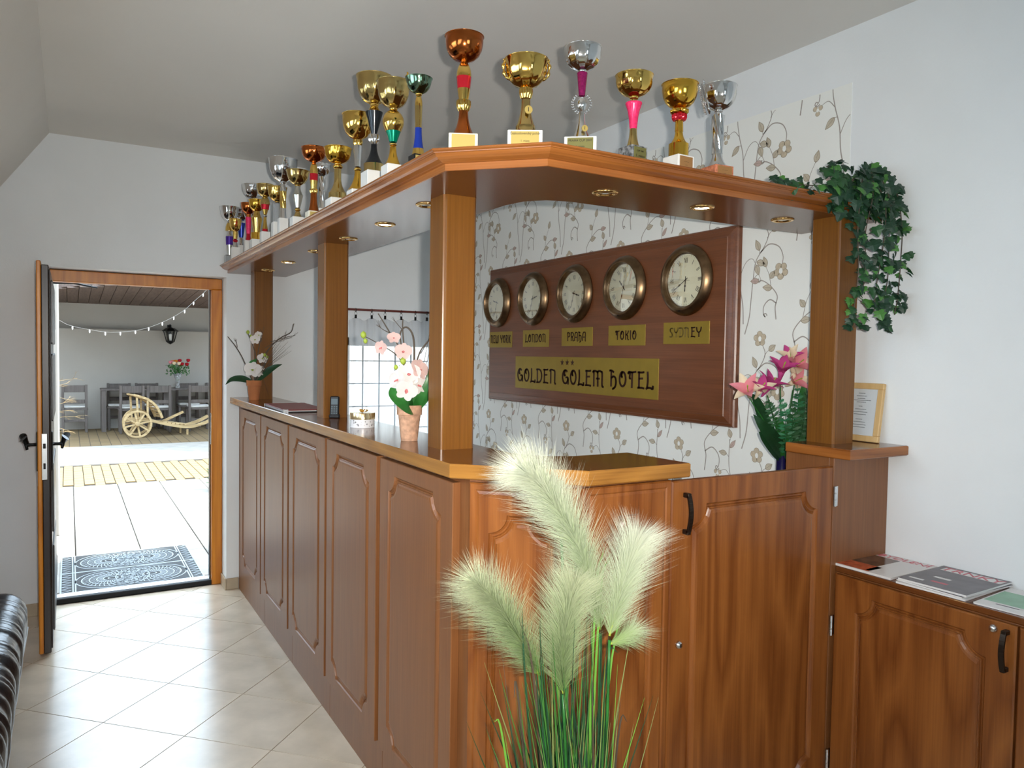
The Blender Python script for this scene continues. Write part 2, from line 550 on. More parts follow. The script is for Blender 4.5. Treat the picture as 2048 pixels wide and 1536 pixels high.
# 40 cm tiles laid on the diagonal, clipped to the room
def clip(poly, ax, val, keep_less):
    out = []
    for i in range(len(poly)):
        a, b = poly[i], poly[(i + 1) % len(poly)]
        ia = (a[ax] <= val) == keep_less; ib = (b[ax] <= val) == keep_less
        if ia: out.append(a)
        if ia != ib:
            t = (val - a[ax]) / (b[ax] - a[ax])
            out.append((a[0] + (b[0] - a[0]) * t, a[1] + (b[1] - a[1]) * t))
    return out
TS = 0.4010; G = 0.002
full = None
o0 = Vector((0.966, 3.854))
e1 = Vector((1, 1)).normalized() * TS; e2 = Vector((-1, 1)).normalized() * TS
for i in range(-20, 16):
    for j in range(-18, 18):
        c = o0 + e1 * (i + 0.5) + e2 * (j + 0.5)
        k = 1 - 2 * G / TS
        local = [((e1 * a + e2 * b) * 0.5 * k) for a, b in ((-1, -1), (1, -1), (1, 1), (-1, 1))]
        poly = [(c.x + p.x, c.y + p.y) for p in local]
        whole = all(XL < p[0] < XR and YF < p[1] < 5.36 for p in poly)
        if whole:
            if full is None:
                full = MB().prism([tuple(p) for p in local], -0.006, 0).build('floor_tile', 'tile', fl, loc=(c.x, c.y, 0)).data
            else:
                mobj('floor_tile', full, fl, (c.x, c.y, 0))
        else:
            for ax, v, less in ((0, XL, False), (0, XR, True), (1, YF, False), (1, 5.36, True)):
                if len(poly) < 3: break
                poly = clip(poly, ax, v, less)
            if len(poly) >= 3:
                ar = abs(sum(poly[q][0] * poly[(q + 1) % len(poly)][1] - poly[(q + 1) % len(poly)][0] * poly[q][1] for q in range(len(poly)))) / 2
                if ar > 0.002:
                    MB().prism([(p[0] - c.x, p[1] - c.y) for p in poly], -0.006, 0).build('floor_tile', 'tile', fl, loc=(c.x, c.y, 0))

# ceiling: flat part and the sloping attic part with three unseen roof windows, added as light sources
struct(MB().box(FX, YF - 0.2, ZC, XR + 0.2, YB + 0.24, ZC + 0.2).build('ceiling', 'ceiling_paint'))
SL = (FX - XL) / 0.575
def slope_pt(s, y, t):
    p = Vector((FX, 0, ZC)) + SD * s + SN * t
    return (p.x, y, p.z)
def slope_box(mb, s0, s1, y0, y1, t0, t1):
    c = MB().box(s0, y0, t0, s1, y1, t1)
    mb.add([slope_pt(*v) for v in c.v], c.f)
mb = MB()
RW = [(0.2, 1.2), (1.55, 2.55), (2.85, 3.65)]  # out of view, placed and sized for the room's light level
S0, S1 = 0.62, 1.55
slope_box(mb, 0.0, S0, YF - 0.2, YB + 0.24, 0, 0.2)
slope_box(mb, S1, SL + 0.15, YF - 0.2, YB + 0.24, 0, 0.2)
ys = [YF - 0.2] + [q for w in RW for q in w] + [YB + 0.24]
for i in range(0, len(ys), 2):
    slope_box(mb, S0, S1, ys[i], ys[i + 1], 0, 0.2)
struct(mb.build('ceiling_slope', 'ceiling_paint'))
for i, (a, b) in enumerate(RW):
    mb = MB()
    for s0, s1, y0, y1 in ((S0, S0 + 0.05, a, b), (S1 - 0.05, S1, a, b), (S0, S1, a, a + 0.05), (S0, S1, b - 0.05, b)):
        slope_box(mb, s0, s1, y0, y1, 0.1, 0.18)
    w = struct(mb.build('window_%d' % (i + 2), 'white_frame'))
    g = MB(); slope_box(g, S0 + 0.05, S1 - 0.05, a + 0.05, b - 0.05, 0.14, 0.146); g.build('pane', 'window_glass', w)
    c = slope_pt((S0 + S1) / 2, (a + b) / 2, 0.3)
    o = add_light('fill_roof_portal', 'AREA', c, tuple(-SN), energy=1, shape='RECTANGLE', size=S1 - S0, size_y=b - a)
    o.data.cycles.is_portal = True

# walls
DX0, DX1, DZ = -0.15, 0.89, 2.06
WX0, WX1, WZ0, WZ1 = 1.70, 2.46, 0.84, 1.69
mb = MB()
for x0, z0, x1, z1 in ((XL - 0.3, 0, DX0, 3.0), (DX0, DZ, DX1, 3.0), (DX1, 0, WX0, 3.0), (WX0, 0, WX1, WZ0), (WX0, WZ1, WX1, 3.0), (WX1, 0, XR + 0.2, 3.0)):
    mb.box(x0, YB, z0, x1, YB + 0.24, z1)
wb = struct(mb.build('wall_back', 'plaster'))
wr = struct(MB().box(XR, YF - 0.2, -0.1, XR + 0.2, YB, ZC).build('wall_right', 'plaster'))
struct(MB().box(XL - 0.2, YF - 0.2, -0.1, XL, YB, 1.3).build('wall_left', 'plaster'))
mb = MB()
for x0, z0, x1, z1 in ((XL - 0.2, 0, 0.1, 3.0), (0.1, 0, 1.4, 0.8), (0.1, 2.1, 1.4, 3.0), (1.4, 0, XR + 0.2, 3.0)):
    mb.box(x0, YF - 0.2, z0, x1, YF, z1)
struct(mb.build('wall_front', 'plaster'))
mb = MB()
for x0, z0, x1, z1 in ((0.1, 0.8, 1.4, 0.86), (0.1, 2.04, 1.4, 2.1), (0.1, 0.86, 0.16, 2.04), (1.34, 0.86, 1.4, 2.04), (0.72, 0.86, 0.78, 2.04)):
    mb.box(x0, YF - 0.14, z0, x1, YF - 0.07, z1)
w = struct(mb.build('window_5', 'white_frame'))  # unseen window behind the camera, added and sized for fill light
for x0, x1 in ((0.16, 0.72), (0.78, 1.34)):
    MB().box(x0, YF - 0.11, 0.86, x1, YF - 0.104, 2.04).build('pane', 'window_glass', w)
o = add_light('fill_window_portal', 'AREA', (0.75, YF - 0.25, 1.45), (0, 1, 0), energy=1, shape='RECTANGLE', size=1.3, size_y=1.3)
o.data.cycles.is_portal = True
# tiled skirting
mb = MB()
mb.bbox(DX1 + 0.0, YB - 0.011, 0, 0.966, YB, 0.075, 0.003)
mb.bbox(DX1 - 0.011, YB - 0.011, 0, DX1, YB + 0.16, 0.075, 0.003)
mb.bbox(XL, YB - 0.011, 0, DX0, YB, 0.075, 0.003)
struct(mb.build('baseboard_back', 'skirting'))

# door frame, sill
mb = MB()
mb.bbox(0.822, 5.36, 0.0, 0.888, 5.45, 1.9845, 0.004)
mb.bbox(-0.148, 5.385, 0.0, -0.088, 5.45, 1.9845, 0.004)
mb.bbox(-0.148, 5.36, 1.985, 0.888, 5.45, 2.055, 0.004)
tr = struct(mb.build('trim_1', 'pine_orange'))
MB().bbox(0.815, 5.405, 0.03, 0.823, 5.45, 1.985, 0.002).build('rebate', 'door_dark', tr)
MB().bbox(0.819, 5.372, 0.95, 0.8225, 5.398, 1.16, 0.001).build('strike_plate', 'steel', tr)
mb = MB().bbox(-0.09, 5.365, 0.0, 0.823, 5.41, 0.034, 0.004)
MB().bbox(-0.09, 5.405, 0.0, 0.823, 5.50, 0.03, 0.004).build('sill_strip', 'zinc', struct(mb.build('trim_2', 'rubber')))

# open door leaf, seen along its free edge
dr = bpy.data.objects.new('door_1', None); COL.objects.link(dr); dr.location = (-0.109, 4.49, 0); struct(dr)
L_ = 0.885
inner = MB().bbox(-0.030, 0.0, 0.012, -0.010, L_, 2.02, 0.004)
for z0, z1 in ((0.12, 0.86), (1.22, 1.90)):
    inner.bbox(-0.036, 0.14, z0, -0.029, L_ - 0.14, z1, 0.006)
inner.build('inner_leaf', 'pine_orange', dr)
outer = MB().bbox(-0.010, 0.004, 0.012, 0.024, L_, 2.0, 0.004)
outer.bbox(0.023, 0.02, 0.03, 0.030, L_ - 0.02, 1.98, 0.003)
for z0, z1 in ((0.10, 0.55), (0.62, 0.98), (1.2, 1.55), (1.6, 1.93)):
    outer.bbox(0.029, 0.09, z0, 0.040, L_ - 0.09, z1, 0.008)
outer.build('outer_leaf', 'door_dark', dr)
lp = MB().bbox(-0.012, -0.0025, 0.91, 0.012, 0.003, 1.145, 0.001).build('lock_plate', 'steel', dr)
mb = MB(); mb.bbox(-0.006, -0.004, 1.07, 0.006, 0.0, 1.095, 0.001); mb.bbox(-0.005, -0.004, 0.965, 0.005, 0.0, 0.995, 0.001)
mb.build('latch', 'iron', lp)
for sg in (-1, 1):
    b0 = -0.030 if sg < 0 else 0.030
    mb = MB()
    x = lambda q: b0 + sg * q
    mb.tube([(x(0), 0.06, 1.085), (x(0.03), 0.06, 1.085), (x(0.048), 0.058, 1.085)], [0.009, 0.008, 0.010], 10)
    mb.tube(catmull([(x(0.046), 0.058, 1.06), (x(0.05), 0.06, 1.082), (x(0.05), 0.075, 1.092), (x(0.058), 0.12, 1.10), (x(0.068), 0.165, 1.12)], 5), [0.006 + 0.0006 * i for i in range(21)], 10)
    mb.lathe([(0.001, 0), (0.02, 0.004), (0.02, 0.01), (0.001, 0.012)], 14, (x(0.0), 0.06, 1.079))
    mb.tube([(x(0.05), 0.058, 1.085), (x(0.055), 0.058, 1.11), (x(0.062), 0.056, 1.118)], [0.008, 0.012, 0.022], 10)
    mb.bbox(min(x(0), x(0.006)), 0.035, 0.95, max(x(0), x(0.006)), 0.085, 1.15, 0.002)
    mb.build('door_handle', 'iron', dr, smooth=True, auto=0.7)
for z in (0.25, 1.75):
    MB().lathe([(0.001, -0.06), (0.009, -0.06), (0.009, 0.06), (0.001, 0.06)], 10, (0.034, L_ - 0.008, z)).build('hinge', 'steel', dr)

# window behind the bar
mb = MB()
for x0, z0, x1, z1 in ((WX0, WZ0, WX1, WZ0 + 0.06), (WX0, WZ1 - 0.06, WX1, WZ1), (WX0, WZ0, WX0 + 0.06, WZ1), (WX1 - 0.06, WZ0, WX1, WZ1)):
    mb.bbox(x0, YB + 0.12, z0, x1, YB + 0.18, z1, 0.004)
w1 = struct(mb.build('window_1', 'white_frame'))
MB().box(WX0 + 0.05, YB + 0.148, WZ0 + 0.05, WX1 - 0.05, YB + 0.153, WZ1 - 0.05).build('pane', 'window_glass', w1)
for i in range(1, 5):
    x = WX0 + 0.06 + (WX1 - WX0 - 0.12) * i / 5
    MB().bbox(x - 0.005, YB + 0.20, WZ0, x + 0.005, YB + 0.21, WZ1, 0.001).build('window_bar', 'iron', w1)
for i in range(1, 5):
    z = WZ0 + (WZ1 - WZ0) * i / 5
    MB().bbox(WX0, YB + 0.20, z - 0.004, WX1, YB + 0.212, z + 0.004, 0.001).build('window_bar', 'iron', w1)

# wallpaper with printed vines
WPY, WPZ = 1.844, 2.622
wp = MB().box(XR - 0.0015, WPY, 0.0, XR, YB, WPZ).build('wallpaper', 'paper_ground', wr)
pr = {k: MB() for k in ('vine_stem', 'vine_leaf', 'vine_flower', 'vine_edge', 'vine_rose')}
def v_stem(P, w=0.0056):
    ribbon2d(pr['vine_stem'], catmull([Vector((p[0], p[1], 0)) for p in P], 6), w, 0.0004, lambda t: 1 - 0.35 * t)
def v_spiral(cx, cy, r, a0, sgn):
    ribbon2d(pr['vine_stem'], [(cx + r * (1 - 0.8 * t / 16) * math.cos(a0 + sgn * t * 0.36), cy + r * (1 - 0.8 * t / 16) * math.sin(a0 + sgn * t * 0.36)) for t in range(17)], 0.0046, 0.0004)
def v_leaf(x, y, ang, ln=0.054, wd=0.029, m='vine_leaf'):
    for k, mt, z in ((1.0, 'vine_edge', 0.0005), (0.84, m, 0.0007)):
        pts = []
        for i in range(13):
            t = i / 12
            h = math.sin(PI * t ** 0.8) * wd * 0.5 * k
            pts.append((t * ln, h))
        up = [(a * k + ln * (1 - k) / 2, b) for a, b in pts]
        poly = up + [(a, -b) for a, b in up[-2:0:-1]]
        ca, sa = math.cos(ang), math.sin(ang)
        pr[mt].add([(x + a * ca - b * sa, y + a * sa + b * ca, z) for a, b in poly], [tuple(range(len(poly)))])
    ribbon2d(pr['vine_edge'], [(x + ln * 0.05 * math.cos(ang), y + ln * 0.05 * math.sin(ang)), (x + ln * 0.9 * math.cos(ang), y + ln * 0.9 * math.sin(ang))], 0.0016, 0.0009)
def v_flower(x, y, r=0.032, a0=0.3, n=5, m='vine_flower'):
    for i in range(n):
        a = a0 + 2 * PI * i / n
        for k, mt, z in ((1.0, 'vine_edge', 0.0005), (0.86, m, 0.0007)):
            px, py = x + math.cos(a) * r * 0.58, y + math.sin(a) * r * 0.58
            pts = [(px + math.cos(q) * r * 0.46 * k, py + math.sin(q) * r * 0.42 * k, z) for q in [2 * PI * j / 12 for j in range(12)]]
            pr[mt].add(pts, [tuple(range(12))])
    pts = [(x + math.cos(q) * r * 0.26, y + math.sin(q) * r * 0.34, 0.0009) for q in [2 * PI * j / 10 for j in range(10)]]
    wpc.add(pts, [tuple(range(10))])
wpc = MB()
def sprig1(x, y, s=1, f=1):
    q = lambda a, b: (x + f * a * s, y + b * s)
    v_stem([q(-0.035, -0.235), q(-0.012, -0.16), q(-0.004, -0.08), q(0.004, 0), q(0.017, 0.077), q(0.06, 0.135), q(0.08, 0.18), q(0.066, 0.218)])
    v_flower(*q(0.05, 0.245), 0.034 * s, 0.4)
    v_stem([q(0.04, 0.112), q(0.085, 0.142), q(0.135, 0.128), q(0.158, 0.09), q(0.158, 0.055)])
    v_flower(*q(0.15, 0.025), 0.037 * s, 0.9, m='vine_flower')
    v_leaf(*q(0.02, 0.075), -0.3 if f > 0 else PI + 0.3)
    v_stem([q(0.035, 0.108), q(0.034, 0.125)], 0.003)
    v_leaf(*q(0.036, 0.12), PI / 2 + 0.45 * f, 0.055)
    v_stem([q(0.075, 0.17), q(0.09, 0.19), q(0.10, 0.195)], 0.003)
    v_leaf(*q(0.098, 0.194), 0.6 if f > 0 else PI - 0.6, 0.045)
    v_stem([q(0.004, 0.0), q(0.03, 0.02), q(0.045, 0.0)], 0.0036); v_spiral(*q(0.034, -0.004), 0.012 * s, 0.2, -f)
def sprig2(x, y, s=1, f=1):
    q = lambda a, b: (x + f * a * s, y + b * s)
    v_stem([q(0.004, -0.10), q(0.012, -0.03), q(0.0, 0.03), q(0.045, 0.085), q(0.10, 0.12), q(0.135, 0.122)])
    v_leaf(*q(0.13, 0.122), 0.05 if f > 0 else PI - 0.05, 0.05, 0.026, 'vine_rose')
    v_leaf(*q(0.035, 0.075), 0.15 if f > 0 else PI - 0.15)
    v_stem([q(0.045, 0.085), q(0.06, 0.15), q(0.085, 0.20)], 0.0034)
    v_leaf(*q(0.083, 0.195), PI / 2 - 0.3 * f, 0.05)
    v_leaf(*q(0.055, 0.13), PI / 2 + 0.7 * f, 0.042)
    v_stem([q(0.004, -0.01), q(0.05, 0.012), q(0.09, -0.02), q(0.093, -0.065), q(0.078, -0.085)]); v_spiral(*q(0.082, -0.075), 0.014 * s, -0.3, -f)
def sprig3(x, y, s=1, f=1):
    q = lambda a, b: (x + f * a * s, y + b * s)
    v_stem([q(0.05, -0.19), q(0.045, -0.11), q(0.03, -0.04), q(0.022, 0.05), q(0.0, 0.13), q(-0.012, 0.20), q(-0.01, 0.30)])
    v_leaf(*q(-0.008, 0.26), PI / 2 - 0.7 * f, 0.052, 0.022, 'vine_rose')
    v_stem([q(-0.012, 0.22), q(-0.03, 0.235)], 0.003); v_leaf(*q(-0.025, 0.233), PI - 0.1 if f > 0 else 0.1, 0.05, 0.026)
    v_stem([q(0.0, 0.13), q(-0.03, 0.16), q(-0.065, 0.15)], 0.0034); v_flower(*q(-0.078, 0.138), 0.024 * s, 0.5, 3)
    v_stem([q(0.012, 0.09), q(-0.005, 0.09)], 0.003); v_leaf(*q(-0.0, 0.092), PI + 0.75 if f > 0 else -0.75, 0.058, 0.028)
    v_stem([q(0.025, 0.02), q(0.055, 0.075), q(0.09, 0.09), q(0.115, 0.06)], 0.0036); v_leaf(*q(0.113, 0.062), -1.2 if f > 0 else PI + 1.2, 0.05)
    v_stem([q(-0.01, 0.29), q(-0.002, 0.315)], 0.003); v_leaf(*q(-0.004, 0.305), PI / 2 + 0.3 * f, 0.045)
TW, TH = 0.48, 0.50
for i in range(-1, 9):
    for j in range(0, 6):
        u, z = i * TW + 0.03, 0.42 + j * TH
        sprig1(u, z, 1.0)
        sprig2(u + 0.22, z + 0.24, 1.0)
        sprig3(u + 0.385, z + 0.0, 1.0)
        sprig2(u + 0.135, z + 0.40, 0.75, -1)
def clip_print(mb):
    keep = []
    for f in mb.f:
        us = [mb.v[i][0] for i in f]; zs = [mb.v[i][1] for i in f]
        if max(us) <= YB - WPY and min(us) >= 0 and max(zs) <= WPZ and min(zs) >= 0.3: keep.append(f)
    used = {}
    nv = []; nf = []
    for f in keep:
        g = []
        for i in f:
            if i not in used:
                used[i] = len(nv); a = mb.v[i]; nv.append((XR - 0.0015 - a[2], YB - a[0], a[1]))
            g.append(used[i])
        nf.append(tuple(g))
    m = MB(); m.add(nv, nf); return m
for k, mb in list(pr.items()) + [('paper_ground', wpc)]:
    o = clip_print(mb).build({'vine_stem': 'vine_stem', 'vine_leaf': 'vine_leaf', 'vine_flower': 'vine_flower', 'vine_edge': 'vine_outline', 'vine_rose': 'vine_bud', 'paper_ground': 'flower_centre'}[k], k, wp)
    stuff(o)

# the house goes on above and beside the room, so the courtyard is closed to sky light on this side; added for shade
mb = MB()
mb.box(-8, 5.25, -0.1, XL - 0.3, 5.45, 5.2); mb.box(XR + 0.2, 5.25, -0.1, 14, 5.45, 5.2); mb.box(XL - 0.3, 5.25, 3.03, XR + 0.2, 5.45, 5.2)
struct(mb.build('wall_facade', 'wall_out'))
struct(MB().bbox(3.6, 11.9, -0.1, 8.99, 12.2, 2.9, 0.01).build('wall_added_white', 'white'))  # white wall added to brighten the view through the curtained window
# ================================================================== RECEPTION BAR
def panel_outline(w, h, mx, mz, rc, n=7):
    pts = []   # (x, z, target rect point)
    def corner(cx, cz, sx, sz, a0, a1, rx, rz, side_first):
        for i in range(n):
            t = i / (n - 1)
            a = a0 + (a1 - a0) * t
            x = cx + rc * math.cos(a); z = cz + rc * math.sin(a)
            if i == n // 2: tgt = (rx, rz)
            elif (i < n // 2) == side_first: tgt = (rx, z)
            else: tgt = (x, rz)
            pts.append((x, z, tgt))
    corner(mx, mz, 1, 1, PI / 2, 0, 0, 0, True)
    corner(w - mx, mz, -1, 1, PI, PI / 2, w, 0, False)
    corner(w - mx, h - mz, -1, -1, -PI / 2, -PI, w, h, True)
    corner(mx, h - mz, 1, -1, 0, -PI / 2, 0, h, False)
    return pts

def offset_in(P, d):
    """inward offset of a counter-clockwise 2D polygon"""
    n = len(P); out = []
    for i in range(n):
        a = Vector(P[i - 1]); b = Vector(P[i]); c = Vector(P[(i + 1) % n])
        t1 = (b - a).normalized(); t2 = (c - b).normalized()
        n1 = Vector((-t1.y, t1.x)); n2 = Vector((-t2.y, t2.x))
        m = (n1 + n2)
        m = m.normalized() if m.length > 1e-6 else n1
        k = d / max(0.5, m.dot(n1))
        out.append(tuple(b + m * k))
    return out

def panel_mb(w, h, t=0.02, mx=0.075, mz=0.05, rc=0.055, edge=0.004, rim=False):
    mb = MB()
    O = panel_outline(w, h, mx, mz, rc)
    P = [(a, b) for a, b, _ in O]; T = [c for _, _, c in O]
    n = len(P)
    def shrink(p, e):
        return (min(max(p[0], e), w - e), min(max(p[1], e), h - e))
    rings = []
    rings.append([(p[0], t, p[1]) for p in T])
    rings.append([(p[0], edge, p[1]) for p in T])
    rings.append([(shrink(p, edge)[0], 0.0, shrink(p, edge)[1]) for p in T])
    if rim:
        rings.append([(shrink(p, 0.018)[0], 0.0, shrink(p, 0.018)[1]) for p in T])
        rings.append([(shrink(p, 0.022)[0], 0.003, shrink(p, 0.022)[1]) for p in T])
        rings.append([(shrink(p, 0.030)[0], 0.0, shrink(p, 0.030)[1]) for p in T])
    for d, y in ((0, 0), (0.002, 0.005), (0.007, 0.009), (0.0105, 0.009), (0.012, 0.005), (0.014, 0.0075), (0.0175, 0.004), (0.0195, 0.006), (0.025, 0.0015), (0.032, 0.0)):
        rings.append([(x, y, z) for x, z in offset_in(P, d)])
    vs = [p for r in rings for p in r]
    fs = []
    for k in range(len(rings) - 1):
        for i in range(n):
            j = (i + 1) % n
            fs.append((k * n + i, k * n + j, (k + 1) * n + j, (k + 1) * n + i))
    fs.append(tuple(range((len(rings) - 1) * n, len(rings) * n)))
    fs.append(tuple(range(n))[::-1])
    return mb.add(vs, fs)

def bow_handle(parent, x, z0, z1, y=0.0, mat='handle_iron'):
    mb = MB()
    zc = (z0 + z1) / 2
    pts = []
    for i in range(11):
        t = i / 10
        pts.append((x, y - 0.020 - 0.010 * math.sin(PI * t), z0 + (z1 - z0) * t))
    for i in range(10):
        mb.bar(pts[i], pts[i + 1], 0.014, 0.006, up=(0, 1, 0))
    for z in (z0, z1):
        mb.bbox(x - 0.007, y - 0.024, z - 0.007, x + 0.007, y, z + 0.007, 0.002)
    return mb.build('handle', mat, parent)

def key_lock(parent, x, z, y=0.0):
    mb = MB().lathe([(0.001, 0.010), (0.008, 0.009), (0.011, 0.004), (0.012, 0.0)], 16)
    mb.xf(Matrix(((1, 0, 0, 0), (0, 0, -1, 0), (0, 1, 0, 0), (0, 0, 0, 1))))
    o = mb.build('lock', 'steel', parent, smooth=True, loc=(x, y, z))
    if parent.parent is None: MB().box(-0.0015, -0.0105, -0.005, 0.0015, -0.009, 0.005).build('keyhole', 'iron', o)
    return o

# five cabinet units of the long side, facing the entrance floor
KX = 0.968
units = [5.205, 4.437, 3.806, 3.167, 2.535, 1.872]
doors = [(5.035, 4.447), (4.424, 3.82), (3.792, 3.18), (3.153, 2.552), (2.516, 1.932)]
names = ['cherry counter cabinet closest to the open entrance door, narrow in view', 'cherry counter cabinet second from the entrance door, below the red folder',
         'cherry counter cabinet in the middle of the row of five', 'cherry counter cabinet fourth from the entrance, below the round gift box',
         'nearest and widest cherry counter cabinet, below the large flower pot']
for i in range(5):
    y1, y0 = units[i], units[i + 1]
    t = thing('counter_cabinet', names[i], 'cabinet', (KX, y1, 0), -PI / 2, 'cabinets along the bar')
    MB().bbox(0.001, 0.0, 0.0, y1 - y0 - 0.001, 0.24, 1.232, 0.001).build('carcass', 'cherry_side', t)
    d1, d0 = doors[i]
    w, h = d1 - d0, 1.035
    panel_mb(w, h, 0.024, 0.078, 0.048, 0.058, edge=0.002).build('door', 'cherry_side', t, loc=(y1 - d1, -0.0245, 0.178))

# chamfered corner and front panel beside the gate
W45 = 0.306
t = thing('corner_cabinet', 'angled cherry wood corner panel of the bar behind the tall grass plumes', 'cabinet', (KX, 1.8705, 0), -PI / 4)
mb = MB(); mb.prism([(0.0, 0.0), (W45, 0.0), (W45 - 0.16, 0.16), (0.16, 0.16)], 0.0, 1.232); mb.build('carcass', 'cherry_side', t)
panel_mb(W45 - 0.004, 1.205, 0.018, 0.058, 0.085, 0.052, rim=True).build('door', 'cherry_v', t, loc=(0.002, -0.019, 0.02))
FY = 1.654
t = thing('front_cabinet', 'narrow cherry wood front panel of the bar left of the gate', 'cabinet', (1.1846, FY, 0), 0)
mb = MB(); mb.prism([(0, 0), (0.318, 0.0), (0.318, 0.22), (0.12, 0.22), (0.0, 0.10)], 0.0, 1.232); mb.build('carcass', 'cherry_side', t)
panel_mb(0.314, 1.205, 0.018, 0.062, 0.085, 0.058, rim=True).build('door', 'cherry_v', t, loc=(0.003, -0.0185, 0.02))

# gate
t = thing('bar_gate', 'cherry wood swing gate with dark bow handle closing off the bar', 'gate', (1.509, 1.642, 0), 0)
gate = panel_mb(0.722, 1.125, 0.022, 0.075, 0.075, 0.062).build('panel', 'cherry_v', t, loc=(0, 0, 0.095))
bow_handle(t, 0.048, 1.070, 1.178)
key_lock(t, 0.038, 0.733)
for z in (1.118, 0.675, 0.21):
    mb = MB().lathe([(0.001, -0.034), (0.0055, -0.034), (0.0055, -0.012), (0.0045, -0.011), (0.0045, -0.0095), (0.0055, -0.009), (0.0055, 0.009), (0.0045, 0.0095), (0.0045, 0.011), (0.0055, 0.012), (0.0055, 0.034), (0.001, 0.034)], 10, (0.729, -0.004, z))
    mb.box(0.729, -0.003, z - 0.034, 0.745, -0.0005, z + 0.034)
    mb.build('hinge', 'steel', t)

# tower beside the wall that carries the last post
t = thing('tower_cabinet', 'plain cherry wood side column against the white wall, right of the gate', 'cabinet', (2.24, 1.647, 0), 0)
MB().bbox(0, 0, 0, 0.304, 0.018, 1.247, 0.0015).build('front_panel', 'cherry_side', t)
MB().bbox(0, 0.0185, 0, 0.018, 0.2, 1.247, 0.0015).build('side_panel', 'cherry_side', t)
MB().bbox(0.0185, 0.182, 0, 0.304, 0.2, 1.247, 0.0015).build('back_panel', 'cherry_side', t)

def slab(poly, z0, z1, ch=0.003):
    """polygon slab with chamfered rims; material 0 faces up and down, material 1 on the edges"""
    n = len(poly)
    ar = sum(poly[i][0] * poly[(i + 1) % n][1] - poly[(i + 1) % n][0] * poly[i][1] for i in range(n))
    if ar < 0: poly = poly[::-1]
    I = offset_in(poly, ch)
    mb = MB()
    rings = [[(p[0], p[1], z0) for p in I], [(p[0], p[1], z0 + ch) for p in poly], [(p[0], p[1], z1 - ch) for p in poly], [(p[0], p[1], z1) for p in I]]
    vs = [p for r in rings for p in r]
    mb.cur = 1
    b = []
    fs = [(k * n + i, k * n + (i + 1) % n, (k + 1) * n + (i + 1) % n, (k + 1) * n + i) for k in range(3) for i in range(n)]
    mb.add(vs, fs)
    mb.cur = 0
    base = len(mb.v) - 4 * n
    mb.f += [tuple(range(base + 3 * n, base + 4 * n)), tuple(range(base, base + n))[::-1]]
    mb.mi += [0, 0]
    return mb

WT = 1.275
poly = [(0.912, 5.208), (0.912, 1.89), (1.19, 1.616), (1.553, 1.616), (1.538, 1.885), (1.33, 1.885), (1.255, 1.915), (1.212, 1.965), (1.190, 2.04), (1.188, 5.208)]
tag(slab(poly, 1.234, WT).build('worktop', None, mats=['walnut_top', 'oak_h']), 'long dark brown bar worktop with oak edge bending round the corner', 'worktop')
tag(slab([(2.222, 1.574), (2.543, 1.574), (2.543, 1.835), (2.222, 1.835)], 1.2485, 1.283).build('cap_shelf', None, mats=['walnut_top', 'cherry_h']), 'small square wooden cap shelf on the side column by the wall', 'shelf')

# posts
def post(label, x, y, z0, z1, s=0.116):
    mb = MB()
    c = 0.009
    h = s / 2
    base = [(-h, -h + c), (-h + c * 0.45, -h + c * 0.8), (-h + c * 0.8, -h + c * 0.45), (-h + c, -h), (h - c, -h), (h, -h + c), (h, h - c), (h - c, h), (-h + c, h), (-h, h - c)]
    mb.prism(base, 0, z1 - z0)
    o = mb.build('bar_post', 'pillar_wood', loc=(x, y, z0))
    return tag(o, label, 'post', 'posts carrying the trophy shelf')
SB, ST = 2.083, 2.133
post('thick wooden post at the bar corner, nearest to the clocks', 1.079, 2.232, WT, SB)
post('wooden post standing mid-way on the bar worktop behind the gift box', 1.075, 3.51, WT, SB)
post('far wooden post on the bar worktop behind the small flower pot', 1.073, 5.02, WT, SB)
post('wooden post on the cap shelf under the ivy', 2.378, 1.772, 1.283, SB, 0.118)

# overhead shelf with crown moulding
t = thing('trophy_shelf', 'long overhead wooden shelf with crown moulding carrying the trophies', 'shelf', (0, 0, 0))
fx, fy = 0.897, 1.705
c1 = (fx, 1.908); c2 = (fx + 0.203, fy)
board = [(fx, 5.208), c1, c2, (2.543, fy), (2.543, 2.055), (1.42, 2.055), (1.34, 2.08), (1.29, 2.14), (1.272, 2.23), (1.272, 5.208)]
slab(board, SB, ST - 0.001, 0.002).build('board', None, t, mats=['shelf_under', 'cherry_h'])
path = [Vector((fx, 5.208)), Vector(c1), Vector(c2), Vector((2.543, fy))]
prof = [(-0.004, SB + 0.0005), (0.0015, SB + 0.0005), (0.0015, SB + 0.019), (0.010, SB + 0.0195), (0.013, SB + 0.021), (0.017, SB + 0.0225), (0.026, SB + 0.026), (0.033, SB + 0.031), (0.037, SB + 0.036), (0.039, SB + 0.039), (0.042, SB + 0.0395), (0.0425, SB + 0.042), (0.045, SB + 0.0425), (0.049, SB + 0.045), (0.050, SB + 0.048), (0.049, ST), (-0.004, ST)]
mb = MB(); m = len(prof)
vs = []
for i, p in enumerate(path):
    ns = []
    if i > 0: a = (p - path[i - 1]).normalized(); ns.append(Vector((a.y, -a.x)))
    if i < len(path) - 1: a = (path[i + 1] - p).normalized(); ns.append(Vector((a.y, -a.x)))
    ns = [-q if (q.dot(Vector((-1, -1))) < 0) else q for q in ns]
    nn = sum(ns, Vector((0, 0))).normalized()
    k = 1 / nn.dot(ns[0])
    for d, z in prof:
        q = p + nn * (d * k); vs.append((q.x, q.y, z))
fs = [(i * m + j, i * m + (j + 1) % m, (i + 1) * m + (j + 1) % m, (i + 1) * m + j) for i in range(len(path) - 1) for j in range(m)]
fs += [tuple(range(m)), tuple(range((len(path) - 1) * m, len(path) * m))[::-1]]
